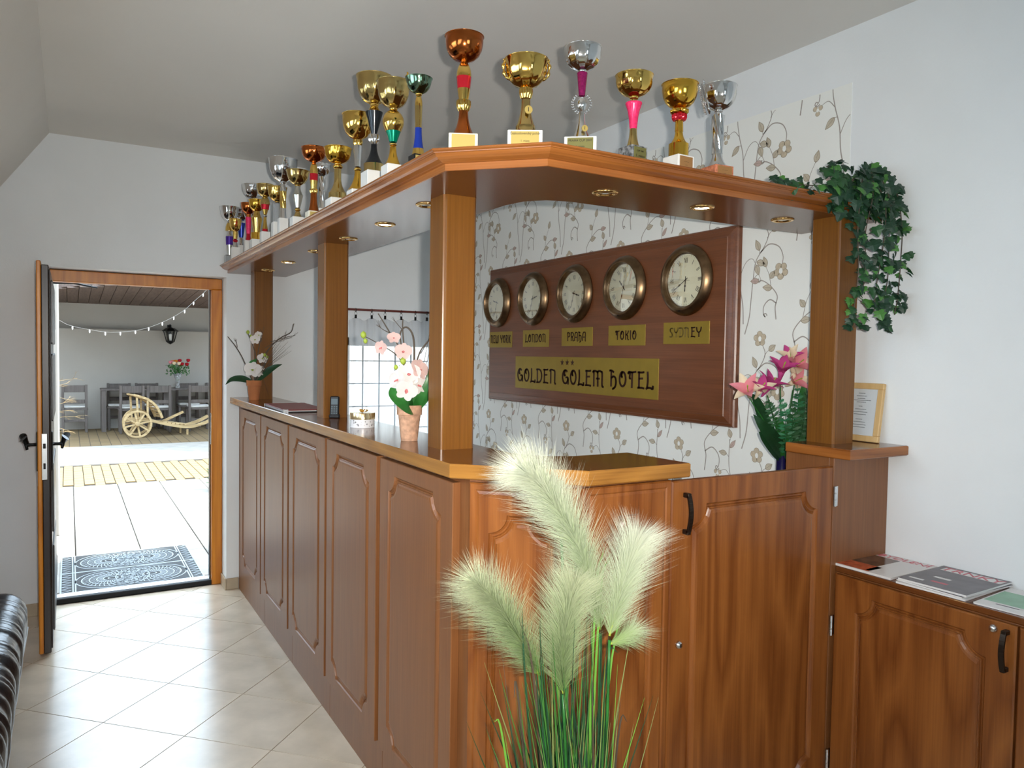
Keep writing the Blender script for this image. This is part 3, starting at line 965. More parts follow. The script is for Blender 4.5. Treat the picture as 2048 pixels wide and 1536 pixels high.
mb.add(vs, fs); mb.build('crown_moulding', 'cherry_h', t)

# recessed downlights
ring = MB().lathe([(0.027, 0.001), (0.027, -0.003), (0.031, -0.006), (0.037, -0.005), (0.041, -0.002), (0.041, 0.001)], 24)
lens = MB().lathe([(0.001, 0.002), (0.015, -0.001), (0.024, -0.002), (0.0265, 0.001)], 20)
spots = [(1.07, 4.83, 0, 'unlit brass downlight in the shelf, farthest along the long side'), (1.07, 4.33, 1, 'lit brass downlight in the shelf between the two far posts'),
         (1.07, 3.78, 0, 'brass downlight in the shelf just beyond the middle post'), (1.07, 3.27, 0, 'brass downlight in the shelf just before the middle post'),
         (1.07, 2.82, 1, 'lit brass downlight in the shelf above the large flower pot'), (1.05, 2.37, 0, 'brass downlight half hidden behind the thick corner post'),
         (1.425, 1.88, 0, 'unlit brass downlight in the shelf front, leftmost of three'), (1.83, 1.88, 1, 'lit brass downlight in the shelf front, middle of three'), (2.225, 1.88, 0, 'unlit brass downlight in the shelf front beside the ivy post')]
for x, y, on_, lab in spots:
    t = thing('downlight', lab, 'lamp', (x, y, SB), 0, 'downlights under the shelf')
    ring.build('rim', 'brass', t, smooth=True)
    lens.build('lens', 'lamp_glow' if on_ else 'lamp_off', t, smooth=True)

# low cabinet along the white wall
t = thing('low_cabinet', 'low cherry wood cabinet by the white wall with magazines on top', 'cabinet', (2.266, 1.644, 0), -PI / 2)
MB().bbox(0.0, 0.0, 0.0, 1.75, 0.276, 0.856, 0.001).build('carcass', 'cherry_side', t)
MB().bbox(0.0, -0.006, 0.857, 1.75, 0.276, 0.876, 0.003).build('top', 'walnut_top', t)
d1 = panel_mb(0.574, 0.785, 0.019, 0.078, 0.052, 0.060).build('door', 'cherry_v', t, loc=(0.008, -0.0195, 0.068))
bow_handle(d1, 0.551, 0.66, 0.764); key_lock(d1, 0.513, 0.762)
panel_mb(0.574, 0.785, 0.019, 0.078, 0.052, 0.060).build('door', 'cherry_v', t, loc=(0.588, -0.0195, 0.068))
panel_mb(0.574, 0.785, 0.019, 0.078, 0.052, 0.060).build('door', 'cherry_v', t, loc=(1.168, -0.0195, 0.068))
# desk behind the gate that carries the lily vase
t = thing('back_desk', 'low desk behind the bar gate below the wallpaper', 'desk', (2.14, 1.90, 0))
MB().bbox(0.0, 0.0, 0.735, 0.402, 1.0, 0.76, 0.003).build('top', 'walnut_top', t)
for q in ((0.0, 0.0), (0.0, 0.96)):
    MB().bbox(q[0], q[1], 0.0, q[0] + 0.402, q[1] + 0.03, 0.7345, 0.002).build('side_panel', 'cherry_side', t)

# ------------------------------------------------------------------ clock board
BY0, BY1, BZ0, BZ1 = 2.362, 4.612, 1.275, 2.163
bx = thing('sign_board', 'large dark wooden board with five clocks and brass hotel plaques', 'sign', (XR - 0.0016, (BY0 + BY1) / 2, BZ0), -PI / 2)
bw, bh = BY1 - BY0, BZ1 - BZ0
mb = MB()
rings = []
for ins, y in ((0, -0.0005), (0, -0.020), (0.006, -0.026), (0.016, -0.029), (0.019, -0.033), (0.032, -0.037), (0.046, -0.040), (0.049, -0.043)):
    rings.append([(-bw / 2 + ins, y, ins), (bw / 2 - ins, y, ins), (bw / 2 - ins, y, bh - ins), (-bw / 2 + ins, y, bh - ins)])
vs = [p for r in rings for p in r]
fs = [(k * 4 + i, k * 4 + (i + 1) % 4, (k + 1) * 4 + (i + 1) % 4, (k + 1) * 4 + i) for k in range(len(rings) - 1) for i in range(4)] + [(len(vs) - 4, len(vs) - 3, len(vs) - 2, len(vs) - 1), (3, 2, 1, 0)]
mb.add(vs, fs); 
wood('board_wood_l', rgb(96, 54, 30), rgb(128, 76, 46), 'x', 0.32, cath=0.2)
mb.build('panel', 'board_wood_l', bx)
FR = -0.0432     # local y of the board front

# art nouveau lettering drawn with strokes, cap height 1
def arc(cx, cy, rx, ry, a0, a1, n=10):
    return [(cx + rx * math.cos(math.radians(a0 + (a1 - a0) * i / n)), cy + ry * math.sin(math.radians(a0 + (a1 - a0) * i / n))) for i in range(n + 1)]
GL = {
    'G': (0.62, [arc(0.32, 0.5, 0.24, 0.44, 50, 330, 16) + [(0.54, 0.44)], [(0.56, 0.02), (0.54, 0.44), (0.34, 0.46)], [(0.30, 0.95), (0.22, 0.6), (0.34, 0.62)]]),
    'O': (0.62, [arc(0.31, 0.5, 0.22, 0.44, 0, 360, 20), [(0.28, 0.94), (0.22, 0.7), (0.30, 0.60)]]),
    'L': (0.52, [[(0.12, 1.0), (0.14, 0.5), (0.10, 0.06)], [(0.10, 0.06), (0.3, 0.08), (0.46, 0.02), (0.48, 0.2)], [(0.10, 0.06), (0.02, 0.0)]]),
    'D': (0.60, [[(0.12, 1.0), (0.14, 0.02)], [(0.02, 0.94), (0.26, 0.96)] + arc(0.26, 0.5, 0.28, 0.46, 88, -88, 12) + [(0.04, 0.03)]]),
    'E': (0.54, [[(0.14, 1.0), (0.14, 0.02)], [(0.04, 0.95), (0.3, 0.95), (0.48, 0.98)], [(0.14, 0.58), (0.40, 0.60)], [(0.04, 0.04), (0.3, 0.05), (0.50, 0.02)]]),
    'N': (0.64, [[(0.14, 0.92), (0.14, 0.02)], [(0.02, 0.88), (0.16, 0.98), (0.36, 0.94), (0.50, 0.84), (0.50, 0.10), (0.60, 0.0)]]),
    'M': (0.90, [[(0.12, 0.92), (0.12, 0.02)], [(0.02, 0.88), (0.14, 0.98), (0.32, 0.94), (0.40, 0.84), (0.42, 0.02)], [(0.38, 0.88), (0.5, 0.98), (0.66, 0.94), (0.74, 0.84), (0.74, 0.10), (0.86, 0.0)], [(0.30, 0.5), (0.56, 0.5)]]),
    'H': (0.62, [[(0.14, 1.0), (0.14, 0.02)], [(0.0, 0.98), (0.14, 1.0), (0.34, 0.9)], [(0.14, 0.52), (0.3, 0.64), (0.46, 0.54), (0.50, 0.3), (0.46, 0.04), (0.34, -0.10), (0.24, -0.14)]]),
    'T': (0.60, [[(0.02, 0.84), (0.10, 0.96), (0.32, 0.94), (0.58, 0.98)], [(0.32, 0.94), (0.30, 0.02)], [(0.18, 0.94), (0.14, 0.6), (0.22, 0.56)]]),
    'W': (0.86, [[(0.06, 1.0), (0.12, 0.06), (0.30, 0.04), (0.42, 0.14)], [(0.42, 0.92), (0.42, 0.10), (0.60, 0.02), (0.74, 0.2), (0.78, 1.0)]]),
    'Y': (0.60, [[(0.04, 0.98), (0.10, 0.62), (0.28, 0.48), (0.46, 0.62), (0.54, 1.0)], [(0.30, 0.5), (0.30, 0.02)]]),
    'R': (0.60, [[(0.14, 1.0), (0.14, 0.02)], [(0.02, 0.92), (0.28, 0.97)] + arc(0.28, 0.73, 0.22, 0.23, 85, -90, 8) + [(0.16, 0.50)], [(0.24, 0.5), (0.40, 0.3), (0.42, 0.08), (0.56, 0.0)]]),
    'K': (0.60, [[(0.14, 1.0), (0.14, 0.02)], [(0.50, 0.98), (0.40, 0.70), (0.16, 0.54)], [(0.22, 0.56), (0.40, 0.42), (0.42, 0.10), (0.56, 0.0)]]),
    'P': (0.56, [[(0.14, 1.0), (0.14, 0.02)], [(0.02, 0.92), (0.28, 0.97)] + arc(0.28, 0.72, 0.22, 0.24, 85, -90, 8) + [(0.16, 0.48)]]),
    'A': (0.60, [[(0.06, 0.02), (0.10, 0.7), (0.20, 0.94), (0.38, 0.96), (0.50, 0.84), (0.50, 0.06), (0.58, 0.0)], [(0.10, 0.42), (0.50, 0.42)]]),
    'I': (0.28, [[(0.14, 1.0), (0.14, 0.02)]]),
    'S': (0.54, [[(0.48, 0.9), (0.3, 0.97), (0.12, 0.84), (0.14, 0.62), (0.38, 0.44), (0.42, 0.18), (0.26, 0.03), (0.06, 0.1)]]),
    ' ': (0.34, []),
    'a': (0.60, [[(0.06, 0.02), (0.10, 0.7), (0.20, 0.94), (0.38, 0.96), (0.50, 0.84), (0.50, 0.06)], [(0.10, 0.42), (0.50, 0.42)]]),
}
def lettering(parent, txt, x0, x1, z0, z1, mat='sign_ink', y=-0.0012, name='lettering', sw=0.155):
    tot = sum(GL[c][0] + 0.05 for c in txt) - 0.05
    mb = MB()
    kx = (x1 - x0) / tot; kz = z1 - z0
    pen = 0
    for c in txt:
        for st in GL[c][1]:
            pts = [Vector((x0 + (pen + a) * kx, z0 + b * kz, 0)) for a, b in st]
            if len(pts) > 2 and len(pts) < 9: pts = catmull(pts, 4)
            n = len(pts)
            for i in range(n - 1):
                a, b = pts[i], pts[i + 1]
                t = (b - a)
                if t.length < 1e-6: continue
                t.normalize()
                nn = Vector((-t.y, t.x, 0)) * (kz * sw / 2 * (0.75 + 0.4 * abs(t.y)))
                e = t * (kz * 0.02)
                mb.add([((a - e + nn).x, y, (a - e + nn).y), ((b + e + nn).x, y, (b + e + nn).y), ((b + e - nn).x, y, (b + e - nn).y), ((a - e - nn).x, y, (a - e - nn).y)], [(0, 1, 2, 3)])
        pen += GL[c][0] + 0.05
    return mb.build(name, mat, parent)

YM = (BY0 + BY1) / 2
def plate(y_left, y_right, z0, z1, label):
    xl, xr = YM - y_left, YM - y_right
    o = MB().bbox(xl, FR - 0.0022, z0 - BZ0, xr, FR, z1 - BZ0, 0.0006).build('plaque', 'plate_brass', bx)
    o['label'] = label
    return o
def on_plate(parent, txt, yl, yr, z0, z1, **k):
    return lettering(parent, txt, YM - yl, YM - yr, z0 - BZ0, z1 - BZ0, y=FR - 0.0027, **k)
p = plate(4.566, 4.264, 1.63, 1.735, 'brass plaque reading NEW YORK'); on_plate(p, 'NEW YORK', 4.552, 4.282, 1.66, 1.712)
p = plate(4.127, 3.825, 1.633, 1.738, 'brass plaque reading LONDON'); on_plate(p, 'LONDON', 4.098, 3.858, 1.662, 1.712)
p = plate(3.688, 3.384, 1.637, 1.742, 'brass plaque reading PRAHA'); on_plate(p, 'PRAHA', 3.632, 3.446, 1.666, 1.716)
p = plate(3.242, 2.941, 1.638, 1.744, 'brass plaque reading TOKIO'); on_plate(p, 'TOKIO', 3.182, 3.008, 1.668, 1.716)
p = plate(2.807, 2.500, 1.644, 1.748, 'brass plaque reading SYDNEY'); on_plate(p, 'SYDN', 2.766, 2.628, 1.676, 1.722, mat='glare_ink'); on_plate(p, 'EY', 2.620, 2.548, 1.676, 1.722)  # SYDN drawn pale to stand in for glare on the brass
p = plate(4.214, 2.835, 1.370, 1.573, 'large brass plaque reading GOLDEN GOLEM HOTEL with three stars')
on_plate(p, 'GOLDEN', 4.192, 3.736, 1.412, 1.498); on_plate(p, 'GOLEM', 3.680, 3.270, 1.414, 1.502); on_plate(p, 'HOTEL', 3.226, 2.870, 1.420, 1.506)
mb = MB()
for k in (-1, 0, 1):
    cx, cz = YM - 3.625 + k * 0.052, 1.541 - BZ0
    pts = []
    for i in range(10):
        r = 0.021 if i % 2 == 0 else 0.0085
        a = PI / 2 + i * PI / 5
        pts.append((cx + r * math.cos(a), FR - 0.0027, cz + r * math.sin(a)))
    mb.add(pts + [(cx, FR - 0.0027, cz)], [(10, i, (i + 1) % 10) for i in range(10)])
mb.build('stars', 'sign_ink', p)

# clocks
TOY = Matrix(((1, 0, 0, 0), (0, 0, -1, 0), (0, 1, 0, 0), (0, 0, 0, 1)))
CK = {}
mb = MB().lathe([(0.122, 0.010), (0.121, 0.0), (0.164, 0.0), (0.167, 0.006), (0.164, 0.016), (0.160, 0.022), (0.150, 0.034), (0.143, 0.039), (0.136, 0.0405), (0.131, 0.039), (0.128, 0.033), (0.126, 0.026), (0.125, 0.022), (0.122, 0.020), (0.121, 0.012)], 56, cap=False); mb.xf(TOY); CK['bezel'] = mb
mb = MB().lathe([(0.0001, 0.0115), (0.1225, 0.0115), (0.1225, 0.008), (0.0001, 0.008)], 48, cap=False); mb.xf(TOY); CK['dial'] = mb
mb = MB().lathe([(0.0001, 0.026), (0.06, 0.0255), (0.1245, 0.022)], 48, cap=False); mb.xf(TOY); CK['glass'] = mb
def roman(k):
    return ['XII', 'I', 'II', 'III', 'IIII', 'V', 'VI', 'VII', 'VIII', 'IX', 'X', 'XI'][k]
mb = MB()
for k in range(12):
    s = roman(k); wds = {'I': 0.006, 'V': 0.012, 'X': 0.012}
    tot = sum(wds[c] for c in s); pen = -tot / 2
    a = -k * PI / 6
    ca, sa = math.cos(a), math.sin(a)
    def put(p, q, w):
        P = Vector((p[0], p[1])); Q = Vector((q[0], q[1])); t = (Q - P).normalized(); n = Vector((-t.y, t.x)) * w / 2
        pts = [P + n, Q + n, Q - n, P - n]
        mb.add([(v.x * ca - v.y * sa, -0.0119, v.x * sa + v.y * ca) for v in pts], [(0, 1, 2, 3)])
    r0, r1 = 0.080, 0.104
    for c in s:
        if c == 'I': put((pen + 0.003, r0), (pen + 0.003, r1), 0.0028)
        elif c == 'V': put((pen + 0.001, r1), (pen + 0.006, r0), 0.003); put((pen + 0.011, r1), (pen + 0.006, r0), 0.0016)
        else: put((pen + 0.001, r1), (pen + 0.011, r0), 0.003); put((pen + 0.011, r1), (pen + 0.001, r0), 0.0016)
        pen += wds[c]
for k in range(60):
    a = k * PI / 30; l = 0.006 if k % 5 else 0.009
    d = Vector((math.sin(a), math.cos(a))); n = Vector((d.y, -d.x)) * 0.0006
    mb.add([((d * r + n * s).x, -0.0119, (d * r + n * s).y) for r, s in ((0.118, 1), (0.118 - l, 1), (0.118 - l, -1), (0.118, -1))], [(0, 1, 2, 3)])
CK['numerals'] = mb
def hand(parent, name, ang, ln, w, y, fancy=True):
    mb = MB()
    d = Vector((math.sin(ang), math.cos(ang))); n = Vector((d.y, -d.x))
    prof = [(-0.018, w * 0.8), (0.0, w), (ln * 0.4, w * 0.8), (ln * 0.5, w * 2.4), (ln * 0.62, w * 0.7), (ln * 0.9, w * 1.3), (ln, w * 0.2)] if fancy else [(-0.03, w), (ln, w * 0.7)]
    vs = []
    for r, ww in prof:
        p, q = d * r + n * ww / 2, d * r - n * ww / 2
        vs += [(p.x, y, p.y), (q.x, y, q.y)]
    mb.add(vs, [(2 * i, 2 * i + 1, 2 * i + 3, 2 * i + 2) for i in range(len(prof) - 1)])
    mb.lathe([(0.0001, 0.002), (0.005, 0.002), (0.005, 0.0)], 12, (0, 0, 0)) if False else None
    return mb.build(name, 'ink', parent)
meshes = {}
for (cy, cz, hh, mm, ss, lab) in ((4.455, 1.930, 9.55, 33, None, 'round brass wall clock above the NEW YORK plaque'), (4.002, 1.932, 2.55, 33, None, 'round brass wall clock above the LONDON plaque'),
                                  (3.556, 1.936, 3.55, 33, None, 'round brass wall clock above the PRAHA plaque'), (3.108, 1.938, 10.55, 33, 2, 'round brass wall clock above the TOKIO plaque'),
                                  (2.652, 1.942, 6.1, 40, 46, 'round brass wall clock above the SYDNEY plaque with glare-paled letters, largest in view')):
    t = thing('wall_clock', lab, 'clock', (XR - 0.0016 + FR, cy, cz), -PI / 2, 'clocks on the board')
    for k, mt, sm in (('bezel', 'brass_old', True), ('dial', 'dial', False), ('numerals', 'ink', False), ('glass', 'clock_glass', True)):
        if k not in meshes:
            meshes[k] = CK[k].build(k, mt, t, smooth=sm).data
            if k == 'bezel': meshes[k].set_sharp_from_angle(angle=0.6)
        else: mobj(k, meshes[k], t)
    hand(t, 'hour_hand', hh / 12 * 2 * PI, 0.055, 0.0055, -0.0135)
    hand(t, 'minute_hand', mm / 60 * 2 * PI, 0.088, 0.0042, -0.0145)
    if ss is not None: hand(t, 'second_hand', ss / 60 * 2 * PI, 0.095, 0.0012, -0.0155, False)
    s = MB().lathe([(0.0001, 0.0025), (0.003, 0.002), (0.0035, 0.0)], 10, (0, 0, 0)); s.xf(TOY); s.build('screw', 'iron', t, loc=(-0.01, -0.0385, -0.144))

# ================================================================== TROPHIES
def seg_profile(g):
    k = g[0]
    if k in ('cone', 'col'):
        _, m, z0, r0, z1, r1 = g
        return [(r0, z0), (r1, z1)]
    if k == 'flare':
        _, m, z0, r0, z1, r1 = g
        return [(r1 + (r0 - r1) * (1 - i / 10) ** 2.2, z0 + (z1 - z0) * i / 10) for i in range(11)]
    if k == 'rib':
        _, m, z0, r0, z1, r1 = g
        return [(r0 + (r1 - r0) * t + abs(r1 - r0) * 0.5 * math.sin(PI * t), z0 + (z1 - z0) * t) for t in [i / 8 for i in range(9)]]
    if k == 'twist':
        _, m, z0, r0, z1, r1 = g
        return [(r0 + (r1 - r0) * i / 24, z0 + (z1 - z0) * i / 24) for i in range(25)]
    _, m, z0, z1, r = g
    if k == 'ball':
        return [(max(0.3, math.sin(PI * (0.1 + 0.8 * i / 10))) * r, z0 + (z1 - z0) * i / 10) for i in range(11)]
    if k == 'egg':
        return [(r * (1 - 0.62 * (i / 10) ** 2.4), z0 + (z1 - z0) * i / 10) for i in range(11)]
    if k == 'egg2':
        P = [(0.70, 0), (0.86, 0.16), (0.97, 0.32), (1.0, 0.46), (0.95, 0.60), (0.80, 0.74), (0.56, 0.86), (0.36, 0.93), (0.26, 1.0)]
        return [(r * a, z0 + (z1 - z0) * b) for a, b in P]
    if k == 'flare2':
        P = [(0.43, 0), (0.47, 0.1), (0.52, 0.3), (0.60, 0.5), (0.72, 0.7), (0.90, 0.88), (1.0, 0.96), (0.98, 1.0)]
        return [(r * a, z0 + (z1 - z0) * b) for a, b in P]

def trophy(label, x, y, base, segs, bowl, medal=None, handles=0, wreath=0, leafy=0, finial=0):
    bw_, zt, bm, br, plq = base
    t = thing('trophy', label, 'trophy', (x, y, ST + 0.0005), math.radians(br), 'trophies on the overhead shelf')
    z = lambda v: v - ST
    h = z(zt)
    b = MB().bbox(-bw_ / 2, -bw_ / 2, 0, bw_ / 2, bw_ / 2, h, 0.0015).build('base', bm, t)
    if plq:
        pmname = {'gold': 'plaque_gold', 'goldtext': 'plaque_gold', 'olive': 'olive', 'olive1': 'olive', 'copper': 'copper'}[plq]
        sides = (0,)
        for sa in sides:
            p = MB().bbox(-bw_ * 0.40, -0.0012, -h * 0.42, bw_ * 0.40, 0.0, h * 0.42, 0.0003).build('plaque', pmname, t, loc=(math.sin(sa) * (bw_ / 2 + 0.0), -math.cos(sa) * (bw_ / 2), h * 0.5), rot=(0, 0, sa))
            lines = {'gold': [], 'goldtext': [('Československý pohár', 0.0090, 0.016), ('1. místo', 0.0075, -0.004), ('....... ...... .... ....', 0.006, -0.014)], 'olive': [('PRAHA CUP 2007', 0.0085, 0.012), ('1. místo', 0.0075, -0.004)],
                     'olive1': [('CUP 2007', 0.0065, 0.012), ('1. místo', 0.011, -0.002)], 'copper': [('.... ..... ....', 0.006, 0.008), ('.......', 0.006, -0.002)]}[plq]
            for body, sz, dz in lines:
                mobj('lettering', text_mesh(body, sz), p, (0, -0.0014, dz), (PI / 2, 0, 0))
    for g in segs:
        pf = [(r, z(q)) for r, q in seg_profile(g)]
        md = None
        if g[0] == 'rib': md = lambda a, s: 1 + 0.09 * math.cos(12 * a)
        if g[0] == 'twist':
            md = lambda a, s: 1 + 0.16 * math.cos(5 * a + 9 * s)
        seg = 28 if g[0] not in ('rib', 'twist') else 48
        if g[0] == 'col' and g[1] == 'clear': seg = 4
        nm = {'flare': 'foot', 'cone': 'stem', 'col': 'stem', 'rib': 'collar', 'twist': 'column', 'ball': 'knob', 'egg': 'neck', 'egg2': 'body', 'flare2': 'stem'}[g[0]]
        MB().lathe(pf, seg, mod=md).build(nm, g[1], t, smooth=True, auto=0.7)
    z0, z1, r, bmname, style = bowl
    z0, z1 = z(z0), z(z1)
    H = z1 - z0
    if style == 'wide':
        P = [(0.17, 0), (0.36, 0.06), (0.62, 0.2), (0.82, 0.42), (0.93, 0.68), (0.98, 0.9), (1.04, 1.0)]
    elif style == 'round':
        P = [(0.17, 0), (0.30, 0.05), (0.55, 0.13), (0.78, 0.28), (0.93, 0.5), (0.985, 0.72), (1.0, 0.86), (0.99, 0.97), (1.0, 1.0)]
    else:
        P = [(0.17, 0), (0.32, 0.05), (0.58, 0.14), (0.79, 0.3), (0.91, 0.5), (0.96, 0.70), (0.985, 0.85), (1.02, 0.96), (1.02, 1.0)]
    out = [(a * r, z0 + b_ * H) for a, b_ in P]
    inn = [(max(0.0005, a * r - 0.0018), z0 + 0.003 + b_ * (H - 0.003)) for a, b_ in P[::-1]]
    pf = out + inn + [(0.0005, z0 + 0.004)]
    n_out = len(out)
    md = None
    if style == 'lobed':
        md = lambda a, s: 1 + (0.035 * math.cos(10 * a) if 0.06 < s < 0.30 else 0)
    bo = MB().lathe(pf, 40, mod=md, cap=False).build('cup', bmname, t, smooth=True, auto=0.9)
    MB().lathe([(1.02 * r - 0.001, z1 - 0.0005), (1.02 * r + 0.0014, z1 + 0.0006), (1.02 * r - 0.001, z1 + 0.0018), (1.02 * r - 0.003, z1 + 0.0006), (1.02 * r - 0.001, z1 - 0.0005)], 40, cap=False).build('rim', bmname if bmname != 'silverblue' else 'blue', bo, smooth=True)
    if style == 'wide' and bmname in ('silver', 'silverblue', 'greenbowl', 'goldd') or style == 'lobed':
        # knop where cup and stem meet
        MB().lathe([(0.001, -0.006), (0.22 * r, -0.005), (0.26 * r, 0.0), (0.2 * r, 0.006), (0.001, 0.007)], 20, (0, 0, z0)).build('knop', 'gold' if bmname.startswith('gold') or bmname == 'greenbowl' else 'silver', t, smooth=True)
    fr_rz = -math.radians(br)
    if medal:
        mz, mr = z(medal[0]), medal[1]
        m = MB().lathe([(0.0001, 0.003), (mr * 0.8, 0.003), (mr * 0.86, 0.0042), (mr, 0.0042), (mr, 0.0), (0.0001, 0.0)], 24, cap=False); m.xf(TOY)
        rad = 0.024
        a = fr_rz - 0.25
        mo = m.build('medal', 'plaque_gold', t, loc=(math.sin(a) * rad, -math.cos(a) * rad, mz), rot=(0, 0, a))
        mobj('lettering', text_mesh('1', mr * 1.5), mo, (0, -0.0034, 0), (PI / 2, 0, 0))
    if handles:
        for s in (-1, 1):
            P = catmull([(s * r * 0.72, 0, z0 + H * 0.32), (s * r * 1.0, 0, z0 + H * 0.42), (s * r * 1.06, 0, z0 + H * 0.62), (s * r * 1.1, 0, z0 + H * 0.82), (s * r * 1.02, 0, z0 + H * 0.95), (s * r * 1.08, 0, z0 + H * 1.02)], 5)
            MB().tube(P, [0.004 + 0.0015 * math.sin(i) for i in range(len(P))], 8).build('cup_handle', bmname, t, smooth=True, rot=(0, 0, fr_rz - 0.5))
    if wreath:
        g = [q for q in segs if q[0] == 'ball'][0]
        zc = z((g[2] + g[3]) / 2)
        mb = MB()
        for s in (-1, 1):
            for k in range(9):
                a = -PI / 2 + s * (0.25 + k * 0.27)
                rr = 0.0255
                c = Vector((rr * math.cos(a), 0, zc + 0.002 + rr * math.sin(a)))
                d = Vector((-math.sin(a) * s, 0, math.cos(a) * s))
                for q in (-0.6, 0.6):
                    e = (d + Vector((math.cos(a), 0, math.sin(a))) * q).normalized() * 0.0085
                    mb.tube([c, c + e * 0.5, c + e], [0.0012, 0.0022, 0.0003], 6)
        mb.build('wreath', 'silver', t, smooth=True, rot=(0, 0, fr_rz - 0.5))
    if leafy:
        mb = MB()
        for k in range(16):
            s = -1; zz = z0 + H * (-0.1 + 0.075 * k)
            rr = r * (0.62 + 0.028 * k) if k < 14 else r
            for q in (-1, 1):
                p = Vector((s * rr * (0.95 + 0.06 * q), 0.012 * q, zz))
                mb.tube([p, p + Vector((-0.004, 0.004 * q, 0.006)), p + Vector((-0.009, 0.009 * q, 0.015))], [0.002, 0.0034, 0.0004], 6)
        mb.tube([(-r * 0.5, 0, z0 - H * 0.12), (-r * 0.85, 0, z0 + H * 0.4), (-r * 1.02, 0, z0 + H * 1.12)], 0.0025, 6)
        mb.build('leaf_branch', 'silver', t, smooth=True, rot=(0, 0, fr_rz - 0.5))
    if finial:
        mb = MB().tube(catmull([(-r * 0.9, 0, z1 - 0.004), (-r * 0.98, 0, z1 + 0.006), (-r * 0.85, 0, z1 + 0.012), (-r * 0.9, 0, z1 + 0.02)], 4), [0.003] * 12 + [0.001], 6)
        mb.build('finial', 'goldy', t, smooth=True, rot=(0, 0, fr_rz - 0.5))
    return t

trophy('tall bronze cup trophy with red band on cream block, leftmost along the shelf front', 0.939, 1.885, (0.0785, 2.176, 'cream', -26, 'gold'), [('flare', 'bronze', 2.176, 0.0325, 2.2475, 0.0126), ('rib', 'gold', 2.2455, 0.0126, 2.2745, 0.0178), ('cone', 'gold', 2.2745, 0.0131, 2.3056, 0.0175), ('cone', 'redm', 2.3056, 0.0175, 2.3377, 0.0205), ('egg', 'gold', 2.3377, 2.3792, 0.0205)], (2.3771, 2.4459, 0.052, 'bronze', 'round'), **{})
trophy('wide gold handled cup trophy with number one medal on white block', 1.087, 1.8, (0.094, 2.1852, 'white', -32, 'goldtext'), [('flare', 'goldd', 2.1852, 0.034, 2.207, 0.027), ('flare', 'goldd', 2.207, 0.0262, 2.2783, 0.0125), ('rib', 'gold', 2.2832, 0.013, 2.31, 0.017)], (2.31, 2.3871, 0.058, 'gold', 'lobed'), **{'medal': (2.2456, 0.011), 'handles': 1})
trophy('tall silver cup trophy with purple cone stem and laurel wreath', 1.239, 1.75, (0.0886, 2.181, 'white', -38, 'olive'), [('flare', 'silver', 2.181, 0.0292, 2.2581, 0.0087), ('ball', 'silver', 2.2581, 2.3043, 0.0146), ('cone', 'purple', 2.3043, 0.0088, 2.3669, 0.015), ('cone', 'silver', 2.3669, 0.0078, 2.3736, 0.0078)], (2.3717, 2.4347, 0.0513, 'silver', 'lobed'), **{'medal': (2.208, 0.0087), 'wreath': 1})
trophy('gold cup trophy with hot pink flared stem on black speckled marble', 1.424, 1.75, (0.0603, 2.1889, 'marble', 4, 'olive1'), [('flare', 'goldd', 2.1889, 0.0198, 2.2429, 0.0106), ('flare2', 'pink', 2.2429, 2.3181, 0.0245), ('cone', 'gold', 2.3181, 0.0097, 2.3354, 0.0087)], (2.3335, 2.3949, 0.0537, 'gold', 'lobed'), **{})
trophy('yellow gold cup trophy with ruby ribbed collar and drum foot', 1.601, 1.75, (0.0661, 2.1872, 'white', 2, 'copper'), [('col', 'goldy', 2.1872, 0.0301, 2.2258, 0.0301), ('flare', 'goldy', 2.2258, 0.0272, 2.2643, 0.0117), ('cone', 'goldy', 2.2643, 0.0126, 2.2961, 0.0117), ('rib', 'redm', 2.2961, 0.0165, 2.3145, 0.0214), ('rib', 'goldy', 2.3145, 0.0175, 2.3289, 0.0255)], (2.3289, 2.4041, 0.0538, 'goldy', 'round'), **{})
trophy('silver cup trophy with leafy column on pink granite, nearest the ivy', 1.763, 1.75, (0.0719, 2.1787, 'granite', -4, 'copper'), [('flare', 'silver', 2.1787, 0.0329, 2.2202, 0.0157), ('twist', 'silver', 2.2202, 0.0151, 2.3407, 0.018), ('cone', 'silver', 2.3407, 0.0126, 2.3561, 0.0097)], (2.3542, 2.4284, 0.0542, 'silver', 'lobed'), **{'leafy': 1})
trophy('gold trophy with dark green bowl and royal blue foot, next to the shelf corner', 0.93, 2.175, (0.0467, 2.1871, 'black', 0, 'gold'), [('cone', 'gold', 2.1871, 0.0194, 2.2074, 0.0163), ('flare', 'blue', 2.2074, 0.0162, 2.271, 0.0103), ('col', 'goldd', 2.271, 0.0098, 2.3366, 0.0116), ('egg', 'gold', 2.3366, 2.3735, 0.0116)], (2.3735, 2.42, 0.0402, 'greenbowl', 'wide'), **{'finial': 1})
trophy('gold trophy with egg shaped body and emerald green cone', 0.93, 2.385, (0.0614, 2.1994, 'white', 0, None), [('flare', 'goldy', 2.1994, 0.0279, 2.2604, 0.0107), ('ball', 'gold', 2.2604, 2.277, 0.0126), ('cone', 'green', 2.277, 0.0126, 2.3139, 0.0251), ('egg2', 'gold', 2.3111, 2.385, 0.0356)], (2.385, 2.472, 0.0538, 'goldd', 'lobed'), **{})
trophy('big gold cup trophy with two black cones and silver ball', 0.95, 2.623, (0.0727, 2.2279, 'white', 0, None), [('col', 'goldd', 2.2279, 0.0358, 2.2562, 0.0358), ('flare', 'black', 2.2562, 0.034, 2.3266, 0.0104), ('rib', 'silver', 2.3266, 0.0112, 2.3601, 0.019), ('cone', 'black', 2.3601, 0.0091, 2.4407, 0.031), ('flare', 'gold', 2.4407, 0.0294, 2.4673, 0.0136)], (2.4673, 2.5653, 0.0636, 'goldd', 'lobed'), **{})
